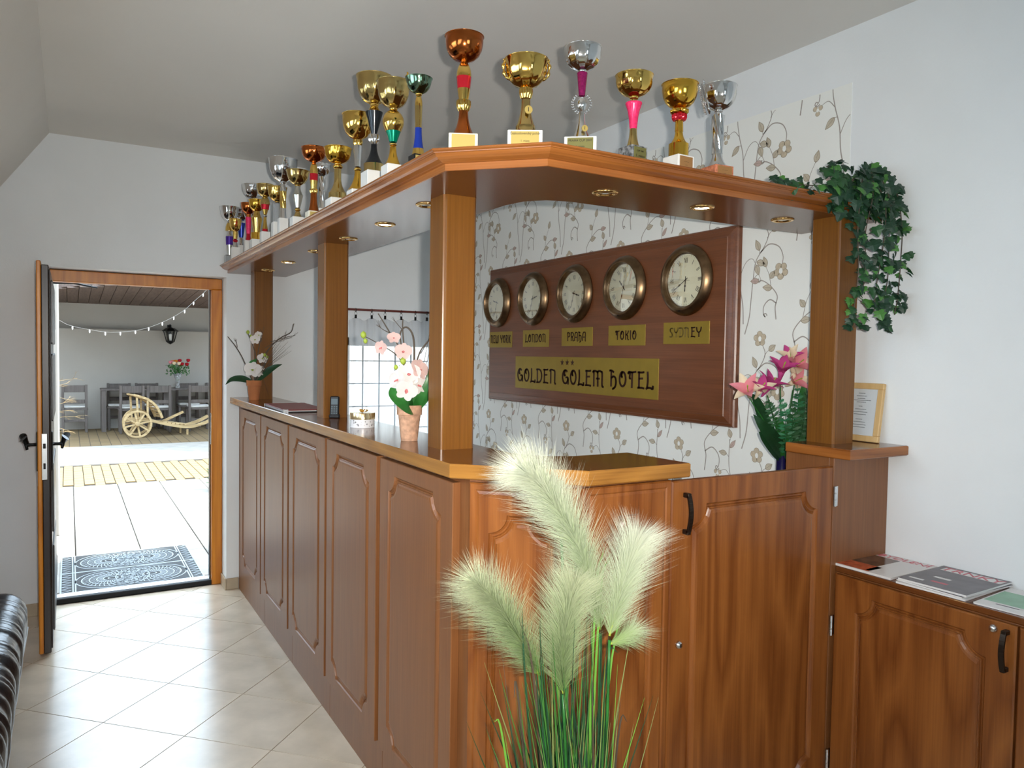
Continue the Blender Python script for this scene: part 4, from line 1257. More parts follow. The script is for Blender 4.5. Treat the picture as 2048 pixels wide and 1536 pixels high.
trophy('bright gold cup trophy with silver stem and wide gold foot', 0.95, 2.8, (0.0652, 2.1943, 'white', 0, None), [('flare', 'goldy', 2.1943, 0.0362, 2.2707, 0.0109), ('ball', 'gold', 2.2635, 2.2833, 0.0144), ('cone', 'silver', 2.2833, 0.0113, 2.3624, 0.016), ('rib', 'gold', 2.3606, 0.0118, 2.384, 0.016)], (2.384, 2.4765, 0.0585, 'gold', 'round'), **{})
trophy('gold goblet trophy with round drum foot on white block', 0.93, 2.982, (0.0781, 2.19, 'white', 0, None), [('col', 'goldd', 2.19, 0.0358, 2.2132, 0.0358), ('flare', 'goldd', 2.2132, 0.035, 2.2732, 0.0136), ('cone', 'goldd', 2.2732, 0.0136, 2.3093, 0.014), ('ball', 'gold', 2.3056, 2.3305, 0.0195)], (2.3287, 2.3904, 0.0535, 'goldy', 'lobed'), **{})
trophy('small silver cup trophy with twisted clear stem behind the bronze one', 1.05, 3.609, (0.0412, 2.2646, 'white', 0, None), [('cone', 'silver', 2.2646, 0.0159, 2.301, 0.014), ('twist', 'silver', 2.301, 0.0127, 2.4166, 0.014)], (2.4166, 2.4739, 0.0397, 'silver', 'round'), **{})
trophy('bronze cup trophy with red band and amber foot halfway along the shelf', 0.93, 3.324, (0.0595, 2.1932, 'cream', 0, 'gold'), [('flare', 'bronze', 2.1932, 0.0234, 2.2736, 0.0135), ('rib', 'gold', 2.2736, 0.013, 2.2921, 0.0158), ('cone', 'gold', 2.2921, 0.013, 2.3282, 0.0172), ('cone', 'redm', 2.3282, 0.0172, 2.3578, 0.0181), ('egg', 'gold', 2.3578, 2.4086, 0.0181)], (2.4068, 2.4686, 0.0533, 'bronze', 'round'), **{})
trophy('olive gold cup trophy with pewter vase shaped stem', 0.93, 3.593, (0.0593, 2.2082, 'white', 0, None), [('flare', 'goldd', 2.2082, 0.0229, 2.235, 0.0114), ('ball', 'gold', 2.235, 2.2535, 0.0137), ('cone', 'pewter', 2.2535, 0.0114, 2.3109, 0.0242), ('flare', 'pewter', 2.3109, 0.0251, 2.359, 0.0112)], (2.3571, 2.423, 0.0525, 'goldd', 'wide'), **{})
trophy('large pale silver cup trophy with gold lower bowl and tall stem', 0.929, 3.872, (0.0438, 2.2446, 'white', 0, None), [('cone', 'silver', 2.2446, 0.0171, 2.2951, 0.0139), ('twist', 'gold', 2.2951, 0.0131, 2.3792, 0.0146), ('egg', 'silver', 2.3792, 2.4255, 0.0146)], (2.4229, 2.5374, 0.0695, 'silver', 'lobed'), **{})
trophy('small gold striped cup trophy on a clear square stem', 0.93, 3.995, (0.0502, 2.2427, 'white', 0, None), [('col', 'clear', 2.2427, 0.0205, 2.3399, 0.0226), ('cone', 'gold', 2.3399, 0.0084, 2.3492, 0.0126)], (2.3473, 2.4206, 0.0476, 'gold', 'lobed'), **{})
trophy('slim gold trophy with crimson ring around its stem', 0.93, 4.275, (0.048, 2.2309, 'white', 0, None), [('flare', 'redm', 2.2309, 0.0177, 2.2459, 0.0142), ('flare', 'gold', 2.2459, 0.0155, 2.312, 0.008), ('ball', 'silver', 2.3076, 2.3252, 0.0115), ('cone', 'gold', 2.3252, 0.0093, 2.3517, 0.0159), ('cone', 'redm', 2.3517, 0.0195, 2.3781, 0.0221), ('egg', 'goldd', 2.3781, 2.4222, 0.0267)], (2.4178, 2.4858, 0.0453, 'goldd', 'round'), **{})
trophy('silver and gold lobed cup trophy behind the slim gold ones', 0.98, 4.84, (0.0599, 2.2448, 'white', 0, None), [('flare', 'silver', 2.2448, 0.0267, 2.3522, 0.0116), ('cone', 'silver', 2.3522, 0.0116, 2.4498, 0.0179), ('egg', 'gold', 2.4498, 2.5138, 0.0179)], (2.512, 2.5935, 0.0628, 'silver', 'lobed'), **{})
trophy('short gold vase trophy with yellow foot near the far end', 0.92, 4.438, (0.0661, 2.2075, 'white', 0, None), [('col', 'goldy', 2.2075, 0.0317, 2.246, 0.0317), ('cone', 'gold', 2.246, 0.0165, 2.3275, 0.0303), ('flare', 'gold', 2.3275, 0.0303, 2.366, 0.0165)], (2.3641, 2.4287, 0.044, 'goldy', 'round'), **{})
trophy('copper red cup trophy with magenta cone stem near the far end', 0.93, 4.718, (0.0466, 2.2375, 'white', 0, None), [('flare', 'redm', 2.2375, 0.0177, 2.2781, 0.0116), ('cone', 'pink', 2.2781, 0.0116, 2.3761, 0.0175), ('cone', 'bronze', 2.3761, 0.0128, 2.3946, 0.0145)], (2.3928, 2.4575, 0.0437, 'bronze', 'round'), **{})
trophy('silver cup trophy with blue inner rim and cobalt cone stem', 0.96, 5.097, (0.0501, 2.2557, 'white', 0, None), [('cone', 'silver', 2.2557, 0.0175, 2.3052, 0.0125), ('cone', 'blue', 2.3052, 0.0125, 2.3983, 0.025), ('cone', 'silver', 2.3983, 0.0125, 2.4122, 0.0125)], (2.4104, 2.4786, 0.0532, 'silverblue', 'wide'), **{})
trophy('tiny gold cup trophy with ruby knob between the farthest silver cups', 0.89, 4.908, (0.0481, 2.2159, 'white', 0, None), [('cone', 'silver', 2.2159, 0.017, 2.2455, 0.012), ('ball', 'redm', 2.2455, 2.2683, 0.015), ('cone', 'gold', 2.2683, 0.012, 2.3122, 0.015)], (2.3105, 2.3883, 0.036, 'gold', 'lobed'), **{})
trophy('clear silver cup trophy with violet stem, farthest on the shelf', 0.875, 5.02, (0.0551, 2.178, 'clear', 0, None), [('cone', 'pewter', 2.178, 0.0105, 2.2426, 0.0175), ('cone', 'violet', 2.2426, 0.0206, 2.2949, 0.0227), ('flare', 'silver', 2.2949, 0.0227, 2.3297, 0.0123), ('egg', 'gold', 2.3297, 2.3864, 0.0245)], (2.3847, 2.4772, 0.0581, 'silver', 'wide'), **{})
# ================================================================== SMALL THINGS
def petal_mesh(ln, wd, cup=0.25, curl=0.2, n=7, m=4, tip=0.7, rnd_=False):
    mb = MB(); vs = []; fs = []
    for i in range(n + 1):
        t = i / n
        w = wd * math.sin(PI * min(1, 0.12 + 0.88 * t) ** tip) ** 0.8 * 0.5 if t < 1 else 0.0008
        if rnd_: w = wd * 0.5 * max(0.16 if t < 0.5 else 0.12, math.sin(PI * (0.06 + 0.92 * t) ** 1.15)) ** 0.55
        for j in range(m + 1):
            u = j / m * 2 - 1
            vs.append((t * ln, u * w, cup * w * (u * u) + curl * ln * (t * t)))
    for i in range(n):
        for j in range(m):
            a = i * (m + 1) + j
            fs.append((a, a + 1, a + m + 2, a + m + 1))
    return mb.add(vs, fs)

_pm = {}
def petal_data(key, mat, *a, **k):
    if (key, mat) not in _pm:
        o = petal_mesh(*a, **k).build('petal', mat, None, smooth=True)
        _pm[(key, mat)] = o.data
        bpy.data.objects.remove(o)
    return _pm[(key, mat)]

def align(d, roll=0.0):
    """rotation bringing local +Z to direction d"""
    q = Vector(d).normalized().to_track_quat('Z', 'Y')
    return (q.to_matrix() @ Matrix.Rotation(roll, 3, 'Z')).to_euler()

def orchid_flower(parent, loc, face, s, mat='petal_white', lip='petal_lip', roll=0):
    c = MB().lathe([(0.0001, -0.004), (0.004, -0.003), (0.005, 0.002), (0.002, 0.007), (0.0001, 0.008)], 10).build('flower', lip, parent, smooth=True, loc=loc, rot=align(face, roll))
    c.scale = (s, s, s)
    for i, a in enumerate((90, 162, 234, 306, 18)):
        big = i in (1, 4)
        me = petal_data('orchid_wide' if big else 'orchid_slim', mat, 0.044 if big else 0.042, 0.052 if big else 0.032, 0.15, -0.10, rnd_=True)
        mobj('petal', me, c, (0, 0, 0), (0, -0.25, math.radians(a)))
    me = petal_data('lip', lip, 0.018, 0.014, 0.6, 0.5)
    mobj('petal', me, c, (0, 0, 0.004), (0, -0.6, math.radians(270)))
    return c

def branchy(mb, p, d, ln, r, depth, rng, droop=0.0):
    pts = [Vector(p)]
    dd = Vector(d).normalized()
    n = 6
    for i in range(n):
        dd = (dd + Vector((rng.uniform(-.13, .13), rng.uniform(-.13, .13), rng.uniform(-.1, .12) - droop))).normalized()
        pts.append(pts[-1] + dd * ln / n)
    mb.tube(pts, [r * (1 - 0.7 * i / n) for i in range(n + 1)], 5)
    if depth > 0:
        for k in range(3):
            i = rng.randint(2, n - 1)
            nd = (dd + Vector((rng.uniform(-.8, .8), rng.uniform(-.8, .8), rng.uniform(-.2, .6)))).normalized()
            branchy(mb, pts[i], nd, ln * rng.uniform(.3, .5), r * .55, depth - 1, rng, droop)

def flower_pot(parent, r0, r1, h, mat):
    pf = [(0.001, 0.0), (r0, 0.0), (r0 + (r1 * 0.87 - r0) * 0.98, h * 0.715), (r1 * 0.88, h * 0.72), (r1 * 0.965, h * 0.725), (r1, h * 0.97), (r1 * 0.985, h), (r1 * 0.9, h), (r1 * 0.86, h * 0.86), (0.001, h * 0.86)]
    MB().lathe(pf, 32).build('pot', mat, parent, smooth=True, auto=0.6)
    MB().lathe([(0.001, 0.006), (r1 * 0.5, 0.004), (r1 * 0.865, 0)], 20, (0, 0, h * 0.865)).build('soil', 'soil', parent)

def strap_leaf(parent, P, w, mat, name='leaf', droop_n=Vector((0, 0, 1)), fold=0.25):
    P = catmull(P, 5); n = len(P)
    vs = []; fs = []
    for i, p in enumerate(P):
        t = (P[min(i + 1, n - 1)] - P[max(i - 1, 0)]).normalized()
        sd = t.cross(droop_n)
        sd = sd.normalized() if sd.length > 1e-4 else Vector((1, 0, 0))
        u = i / (n - 1)
        ww = w * 0.5 * math.sin(PI * (0.10 + 0.88 * u) ** 0.75)
        up = sd.cross(t)
        for k in (-1, 0, 1):
            vs.append(p + sd * (k * ww) + up * (abs(k) * ww * fold))
    for i in range(n - 1):
        for k in range(2):
            a = i * 3 + k; fs.append((a, a + 1, a + 4, a + 3))
    return MB().add(vs, fs).build(name, mat, parent, smooth=True)

def stem(parent, P, r, mat='twig', name='stem'):
    Q = catmull(P, 5)
    return MB().tube(Q, [r * (1 - 0.4 * i / (len(Q) - 1)) for i in range(len(Q))], 6).build(name, mat, parent, smooth=True)

def bud(parent, loc, r, mat='bud'):
    return MB().lathe([(0.0002, -r * 1.2), (r * 0.7, -r * 0.7), (r, 0), (r * 0.75, r * 0.8), (0.0002, r * 1.3)], 12).build('bud', mat, parent, smooth=True, loc=loc)

TOCAM = Vector((-0.42, -0.9, 0.15))
# large pot near the corner post
O = Vector((1.027, 2.455, WT + 0.0005))
t = thing('potted_orchid', 'large pale terracotta pot of blush orchids and twigs beside the corner post', 'plant', O, 0, 'potted orchids on the bar')
flower_pot(t, 0.029, 0.045, 0.125, 'terracotta')
W = lambda x, y, z: (x - O.x, y - O.y, z - O.z)
rng = random.Random(3)
orch = [((0.939, 2.50, 1.598), (-0.8, -0.5, 0.0), 0.62, 'petal_blush'), ((0.968, 2.46, 1.632), (-0.3, -0.9, 0.5), 0.55, 'petal_blush'), ((0.996, 2.44, 1.586), TOCAM, 0.72, 'petal_blush'),
        ((1.008, 2.42, 1.508), (-0.3, -0.95, 0.25), 0.98, 'petal_white'), ((0.972, 2.43, 1.488), (-0.9, -0.4, 0.1), 0.85, 'petal_white'), ((1.045, 2.42, 1.525), (0.3, -0.9, 0.3), 0.9, 'petal_blush'), ((0.992, 2.40, 1.455), (-0.3, -0.9, -0.2), 0.9, 'petal_white'), ((1.04, 2.41, 1.47), (0.2, -1, 0.1), 0.75, 'petal_white')]
for l, f, s, m in orch: orchid_flower(t, W(*l), f, s, m, roll=rng.uniform(-.4, .4))
for l, r in (((0.891, 2.551, 1.642), 0.011), ((0.897, 2.547, 1.621), 0.008), ((0.999, 2.45, 1.553), 0.011), ((0.977, 2.46, 1.531), 0.008)): bud(t, W(*l), r)
stem(t, [W(1.03, 2.46, 1.38), W(1.02, 2.46, 1.5), W(0.99, 2.48, 1.57), W(0.94, 2.52, 1.61), W(0.895, 2.55, 1.638)], 0.0024)
stem(t, [W(1.03, 2.45, 1.38), W(1.01, 2.44, 1.48), W(0.985, 2.45, 1.54)], 0.002, 'leaf_green')
stem(t, [W(1.04, 2.46, 1.38), W(1.045, 2.46, 1.55), W(1.042, 2.465, 1.64), W(1.02, 2.475, 1.672), W(1.0, 2.48, 1.65), W(1.005, 2.48, 1.6)], 0.004)
for P in ([(1.02, 2.46, 1.38), (1.01, 2.47, 1.56), (0.97, 2.5, 1.65), (0.936, 2.528, 1.718)], [(1.02, 2.46, 1.38), (1.015, 2.47, 1.55), (1.005, 2.47, 1.66), (1.005, 2.47, 1.70)], [(1.03, 2.46, 1.38), (1.05, 2.45, 1.55), (1.08, 2.43, 1.62), (1.145, 2.40, 1.672)]):
    stem(t, [W(*p) for p in P], 0.0032)
mb = MB()
branchy(mb, W(0.97, 2.5, 1.65), (-0.9, 0, 0.3), 0.06, 0.002, 1, rng); branchy(mb, W(1.005, 2.47, 1.66), (-0.5, 0.2, 0.6), 0.06, 0.0016, 1, rng); branchy(mb, W(1.06, 2.44, 1.58), (0.6, 0, 0.8), 0.1, 0.002, 2, rng)
stuff(mb.build('twigs', 'twig', t))
mb = MB()
for k in range(16):
    a = rng.uniform(0.05, 0.16)
    e = Vector(W(1.04 + a, 2.43 + rng.uniform(-0.03, 0.03), 1.60 + rng.uniform(-0.1, 0.1)))
    s_ = Vector(W(1.04, 2.455, 1.38)); mb.tube([s_, s_.lerp(e, 0.5) + Vector((0.01, 0, 0.03)), e], [0.0012, 0.001, 0.0004], 4)
stuff(mb.build('grass_spray', 'twig', t))
UP = Vector((-0.3, -0.8, 0.5))
strap_leaf(t, [W(1.03, 2.44, 1.385), W(1.0, 2.41, 1.41), W(0.96, 2.42, 1.44), W(0.95, 2.44, 1.462)], 0.075, 'leaf_green', droop_n=UP)
strap_leaf(t, [W(1.04, 2.45, 1.385), W(1.06, 2.43, 1.42), W(1.085, 2.42, 1.455), W(1.105, 2.42, 1.50)], 0.05, 'leaf_green', droop_n=UP)
strap_leaf(t, [W(1.045, 2.45, 1.385), W(1.05, 2.42, 1.42), W(1.07, 2.40, 1.48), W(1.08, 2.40, 1.54)], 0.03, 'leaf_green', droop_n=UP)

# small pot at the far end
O = Vector((1.0, 4.895, WT + 0.0005))
t = thing('potted_orchid', 'small orange terracotta pot of white lilies and twigs near the entrance', 'plant', O, 0, 'potted orchids on the bar')
flower_pot(t, 0.030, 0.046, 0.122, 'terracotta_red')
O2 = Vector((1.06, 4.905, 0)); W = lambda x, y, z: (x - O2.x, y - O2.y, z - O.z)
for l, f, s, m in (((1.047, 4.88, 1.462), (-0.3, -0.9, 0.35), 1.25, 'petal_white'), ((1.105, 4.885, 1.534), (0.1, -0.95, 0.2), 0.8, 'petal_white'), ((1.068, 4.91, 1.652), (-0.4, -0.9, 0.1), 0.75, 'petal_white'), ((1.085, 4.9, 1.68), (0.2, -0.9, 0.3), 0.6, 'petal_white'), ((1.085, 4.88, 1.455), (0.3, -0.9, 0.2), 0.9, 'petal_white')):
    orchid_flower(t, W(*l), f, s, m, 'bud', rng.uniform(-.4, .4))
for l, r in (((1.029, 4.936, 1.697), 0.011), ((1.045, 4.926, 1.674), 0.008), ((1.12, 4.88, 1.556), 0.010), ((1.133, 4.87, 1.544), 0.008)): bud(t, W(*l), r)
for P in ([(1.05, 4.9, 1.39), (1.0, 4.94, 1.53), (0.96, 4.97, 1.61), (0.92, 4.999, 1.668)], [(1.06, 4.9, 1.39), (1.12, 4.88, 1.56), (1.2, 4.84, 1.66), (1.26, 4.8, 1.70), (1.278, 4.793, 1.756)], [(1.06, 4.9, 1.39), (1.08, 4.9, 1.55), (1.10, 4.89, 1.68)], [(1.06, 4.9, 1.39), (1.07, 4.91, 1.55), (1.03, 4.935, 1.69)]):
    stem(t, [W(*p) for p in P], 0.0038)
mb = MB()
for p, d, l in (((0.97, 4.96, 1.6), (-0.2, 0, 1), 0.06), ((1.12, 4.88, 1.6), (0.8, -0.3, 0.5), 0.14), ((1.2, 4.84, 1.66), (0.9, -0.4, 0.1), 0.1), ((1.1, 4.89, 1.64), (0.2, 0, 1), 0.08), ((1.15, 4.87, 1.64), (0.9, 0, 0.2), 0.12)):
    branchy(mb, W(*p), d, l, 0.0022, 2, rng)
stuff(mb.build('twigs', 'twig', t))
mb = MB()
for k in range(18):
    e = Vector(W(1.13 + rng.uniform(0, 0.17), 4.86 + rng.uniform(-0.08, 0.03), 1.58 + rng.uniform(-0.04, 0.09)))
    s_ = Vector(W(1.07, 4.9, 1.39)); mb.tube([s_, s_.lerp(e, 0.5) + Vector((0.0, 0, 0.02)), e], [0.0012, 0.001, 0.0004], 4)
e = Vector(W(1.138, 4.855, 1.31)); s_ = Vector(W(1.08, 4.9, 1.39)); mb.tube([s_, s_ + Vector((0.03, -0.02, 0.02)), e], [0.0014, 0.001, 0.0006], 4)
stuff(mb.build('grass_spray', 'twig', t))
strap_leaf(t, [W(1.07, 4.9, 1.39), W(1.12, 4.87, 1.44), W(1.17, 4.84, 1.48), W(1.213, 4.82, 1.5)], 0.05, 'leaf_dark', droop_n=UP)
strap_leaf(t, [W(1.04, 4.91, 1.39), W(0.99, 4.94, 1.405), W(0.94, 4.97, 1.40), W(0.906, 4.994, 1.368)], 0.045, 'leaf_dark', droop_n=UP)
strap_leaf(t, [W(1.06, 4.9, 1.46), W(1.05, 4.9, 1.5), W(1.075, 4.9, 1.53)], 0.05, 'leaf_green', droop_n=UP)

# gift box
t = thing('gift_box', 'round white gift box with gold rim and ribbon bow on the bar', 'box', (1.038, 2.975, WT + 0.0005))
MB().lathe([(0.0005, 0), (0.049, 0), (0.049, 0.036), (0.0005, 0.036)], 40).build('box', 'gift_white', t, smooth=True, auto=0.6)
MB().lathe([(0.0005, 0.060), (0.0505, 0.060), (0.0515, 0.058), (0.0515, 0.034), (0.049, 0.034)], 40, cap=False).build('lid', 'gift_gold', t, smooth=True, auto=0.6)
mb = MB()
for k in range(60):
    a = rng.uniform(0, 2 * PI); z = rng.uniform(0.006, 0.031); r = rng.uniform(0.0012, 0.0036)
    q = Vector((math.cos(a), math.sin(a), 0)); s_ = Vector((-math.sin(a), math.cos(a), 0))
    c = q * 0.0494 + Vector((0, 0, z))
    n = 7
    mb.add([c + s_ * (r * math.cos(2 * PI * i / n)) + Vector((0, 0, r * math.sin(2 * PI * i / n))) for i in range(n)], [tuple(range(n))])
mb.build('dot_print', 'silver_print', t)
mb = MB()
for a in range(5):
    an = a * 2 * PI / 5 + 0.4
    d = Vector((math.cos(an), math.sin(an), 0))
    Q = catmull([Vector((0, 0, 0.061)), d * 0.012 + Vector((0, 0, 0.073)), d * 0.024 + Vector((0, 0, 0.070)), d * 0.016 + Vector((0, 0, 0.063)), Vector((0, 0, 0.0615))], 4)
    sd = Vector((-d.y, d.x, 0)) * 0.004
    mb.add([p + sd * k for p in Q for k in (-1, 1)], [(2 * i, 2 * i + 1, 2 * i + 3, 2 * i + 2) for i in range(len(Q) - 1)])
mb.build('bow', 'ribbon_gold', t)

# folder, phone, ashtray
t = thing('menu_folder', 'dark red folder with metal corners lying on the bar worktop', 'folder', (1.04, 4.06, WT + 0.0005), math.radians(-2))
MB().bbox(-0.11, -0.26, 0, 0.11, 0.26, 0.005, 0.001).build('cover', 'plastic_black', t)
MB().bbox(-0.107, -0.255, 0.005, 0.107, 0.255, 0.010, 0.001).build('pages', 'mag_white', t)
MB().bbox(-0.11, -0.26, 0.010, 0.11, 0.26, 0.0145, 0.0015).build('cover', 'red_cover', t)
for sx in (-1, 1):
    for sy in (-1, 1):
        mb = MB(); c = (sx * 0.1105, sy * 0.2605)
        mb.prism([(c[0], c[1]), (c[0] - sx * 0.022, c[1]), (c[0], c[1] - sy * 0.022)][::sx * sy], -0.0003, 0.0152)
        mb.build('corner_cap', 'steel', t)
t = thing('cordless_phone', 'small black cordless phone leaning on the middle post', 'phone', (1.062, 3.432, WT + 0.0005), math.radians(-28))
MB().bbox(-0.024, -0.012, 0, 0.024, 0.016, 0.018, 0.004).build('cradle', 'plastic_black', t)
hs = MB().bbox(-0.021, -0.009, 0.0, 0.021, 0.009, 0.095, 0.005).build('handset', 'plastic_black', t, loc=(0, -0.002, 0.007), rot=(math.radians(-7), 0, math.radians(0)))
MB().bbox(-0.015, -0.0105, 0.055, 0.015, -0.0088, 0.082, 0.0005).build('screen', 'screen_grey', hs)
mb = MB()
for i in range(3):
    for j in range(4): mb.bbox(-0.014 + i * 0.0105, -0.0103, 0.012 + j * 0.010, -0.0065 + i * 0.0105, -0.0088, 0.018 + j * 0.010, 0.0004)
mb.build('keypad', 'screen_grey', hs)
o = MB().lathe([(0.0005, 0), (0.040, 0), (0.044, 0.003), (0.044, 0.007), (0.040, 0.008), (0.036, 0.005), (0.0005, 0.004)], 32).build('coaster', 'plastic_black', None, smooth=True, auto=0.6, loc=(1.115, 2.37, WT + 0.0005))
tag(o, 'dark round dish on the bar behind the large flower pot', 'dish')

# lily bouquet in a blue vase
t = thing('lily_bouquet', 'bouquet of pink lilies with fern leaves in a dark blue vase', 'flowers', (2.404, 2.0, 0.7605))
B0 = Vector((2.404, 2.0, 0.7605)); W = lambda x, y, z: (x - B0.x, y - B0.y, z - B0.z)
MB().lathe([(0.0005, 0), (0.045, 0), (0.05, 0.02), (0.05, 0.16), (0.04, 0.26), (0.024, 0.32), (0.022, 0.42), (0.024, 0.445), (0.021, 0.445), (0.019, 0.40), (0.0005, 0.39)], 28).build('vase', 'vase_blue', t, smooth=True, auto=0.8)
def lily(loc, face, s, mat, mat2):
    c = MB().lathe([(0.0005, -0.045), (0.004, -0.04), (0.010, -0.01), (0.012, 0.0), (0.0005, 0.002)], 12).build('flower', mat2, t, smooth=True, loc=loc, rot=align(face))
    c.scale = (s * 1.12,) * 3
    for i in range(6):
        me = petal_data('lily%d' % (i % 2), mat if i % 2 else mat2, 0.070, 0.040, 0.35, -0.35, tip=0.8)
        mobj('petal', me, c, (0, 0, 0), (0, -1.02 if i % 2 else -0.86, i * PI / 3))
    MB().tube([(0, 0, 0), (0.002, 0, 0.02), (0.006, 0, 0.042)], [0.0016, 0.0014, 0.0026], 6).build('stamen', 'bud', c)
lily(W(2.205, 2.0, 1.455), (-0.75, -0.4, 0.6), 0.95, 'petal_pink', 'petal_cream')
lily(W(2.232, 1.97, 1.46), (-0.1, -0.6, 0.8), 0.85, 'petal_magenta', 'petal_cream')
lily(W(2.315, 2.0, 1.472), (0.2, -0.5, 0.8), 0.95, 'petal_magenta', 'petal_magenta')
lily(W(2.386, 2.0, 1.53), (-0.2, -0.4, 0.9), 0.95, 'petal_magenta', 'petal_magenta')
lily(W(2.455, 2.0, 1.49), (-0.1, -0.9, 0.4), 0.9, 'petal_pink', 'petal_cream')
lily(W(2.47, 2.0, 1.555), (-0.3, -0.8, 0.5), 1.0, 'petal_pink', 'petal_cream')
lily(W(2.46, 2.02, 1.58), (-0.6, -0.3, 0.8), 0.8, 'petal_cream', 'petal_magenta')
bud(t, W(2.25, 1.985, 1.487), 0.012, 'petal_cream'); bud(t, W(2.43, 1.98, 1.515), 0.011, 'petal_cream')
for e in ((2.215, 2.0, 1.43), (2.31, 2.0, 1.44), (2.38, 2.0, 1.49), (2.455, 2.0, 1.46), (2.47, 2.0, 1.52)):
    stem(t, [W(2.404, 2.0, 1.15), W(2.404 + (e[0] - 2.404) * 0.3, 2.0, 1.28), W(*e)], 0.004, 'leaf_green')
UPV = Vector((-0.5, -0.86, 0.1))
for P, w, m in (([(2.40, 2.0, 1.19), (2.33, 1.98, 1.24), (2.26, 1.97, 1.29), (2.235, 1.97, 1.305)], 0.05, 'leaf_dark'), ([(2.40, 1.99, 1.2), (2.32, 1.97, 1.27), (2.24, 1.96, 1.33), (2.203, 1.97, 1.372)], 0.055, 'leaf_dark'),
                ([(2.41, 2.0, 1.2), (2.47, 1.98, 1.27), (2.515, 1.97, 1.36), (2.525, 1.97, 1.40)], 0.05, 'leaf_green'), ([(2.41, 2.0, 1.2), (2.48, 2.0, 1.3), (2.52, 2.0, 1.42), (2.53, 2.0, 1.48)], 0.045, 'leaf_dark'),
                ([(2.40, 2.0, 1.2), (2.30, 2.0, 1.34), (2.25, 2.0, 1.42), (2.215, 2.0, 1.45)], 0.045, 'leaf_dark'), ([(2.42, 2.0, 1.25), (2.49, 1.99, 1.36), (2.50, 1.99, 1.45), (2.51, 1.99, 1.50)], 0.04, 'leaf_green'), ([(2.40, 1.985, 1.2), (2.36, 1.97, 1.28), (2.33, 1.96, 1.34), (2.31, 1.96, 1.36)], 0.045, 'leaf_green'), ([(2.41, 1.985, 1.2), (2.44, 1.97, 1.27), (2.47, 1.96, 1.33), (2.50, 1.96, 1.36)], 0.045, 'leaf_dark')):
    strap_leaf(t, [W(*p) for p in P], w, m, droop_n=UPV)
# serrated fern fronds
def frond(P, w, n=15):
    Q = catmull([Vector(p) for p in P], 8); N_ = len(Q)
    mb = MB()
    mb.tube(Q, [0.0022 * (1 - 0.6 * i / N_) for i in range(N_)], 5)
    for k in range(2, n):
        i = int(k / n * (N_ - 1)); p = Q[i]; tt = (Q[min(i + 1, N_ - 1)] - Q[max(0, i - 1)]).normalized()
        sd = tt.cross(UPV).normalized(); up = sd.cross(tt)
        u = k / n; ww = w * math.sin(PI * (0.15 + 0.8 * u)) * 0.55
        for s in (-1, 1):
            e = p + sd * (s * ww) + tt * (0.35 * ww) + up * rng.uniform(-0.006, 0.006)
            mid = p.lerp(e, 0.55)
            mb.add([p - tt * 0.003, mid - tt * 0.0055 + up * 0.003, e, mid + tt * 0.0055 - up * 0.002, p + tt * 0.003], [(0, 1, 2, 3, 4)])
    return mb.build('fern_frond', rng.choice(['fern', 'leaf_green', 'ivy_mid']), t)
for P in ([(2.40, 1.98, 1.19), (2.395, 1.95, 1.30), (2.40, 1.93, 1.40), (2.392, 1.93, 1.485)], [(2.40, 1.98, 1.19), (2.36, 1.95, 1.28), (2.33, 1.93, 1.37), (2.30, 1.93, 1.44)], [(2.40, 1.98, 1.19), (2.34, 1.96, 1.30), (2.28, 1.95, 1.38), (2.25, 1.95, 1.43)], [(2.41, 1.98, 1.19), (2.44, 1.95, 1.30), (2.45, 1.94, 1.38), (2.46, 1.94, 1.47)], [(2.40, 1.98, 1.19), (2.38, 1.94, 1.28), (2.36, 1.92, 1.36), (2.355, 1.92, 1.42)], [(2.41, 1.98, 1.19), (2.42, 1.94, 1.26), (2.425, 1.92, 1.33), (2.43, 1.92, 1.40)]):
    frond([W(*p) for p in P], 0.062)

# framed notice on the cap shelf
t = thing('picture_frame', 'light wooden picture frame with a printed notice leaning on the wall', 'frame', (2.501, 1.744, 1.2845), -PI / 2)
t.rotation_euler = (math.radians(-8), 0, -PI / 2)
w2, h2, fw = 0.083, 0.214, 0.022
for a, b, c, d in ((-w2, 0, w2, fw), (-w2, h2 - fw, w2, h2), (-w2, fw, -w2 + fw, h2 - fw), (w2 - fw, fw, w2, h2 - fw)):
    MB().bbox(a, -0.008, b, c, 0.008, d, 0.002).build('frame_rail', 'beech', t)
pg = MB().box(-w2 + fw, -0.001, fw, w2 - fw, 0.001, h2 - fw).build('notice', 'paper', t)
mb = MB()
for z, ww in ((0.176, 0.024), (0.166, 0.040), (0.156, 0.030), (0.150, 0.070), (0.143, 0.032), (0.128, 0.014), (0.117, 0.040), (0.107, 0.052), (0.098, 0.046), (0.080, 0.028), (0.070, 0.042), (0.060, 0.050), (0.051, 0.046)):
    x = -ww / 2 - 0.004
    while x < ww / 2 - 0.004:
        l = rng.uniform(0.004, 0.009)
        mb.box(x, -0.0016, z - 0.0009, min(x + l, ww / 2), -0.0011, z + 0.0009); x += l + 0.0012
mb.build('lettering', 'screen_grey', pg)
MB().box(-w2 + fw, -0.0035, fw, w2 - fw, -0.003, h2 - fw).build('pane', 'window_glass', t)
MB().bbox(-w2 + 0.004, 0.0082, 0.004, w2 - 0.004, 0.0095, h2 - 0.004, 0.0004).build('backing', 'beech', t)

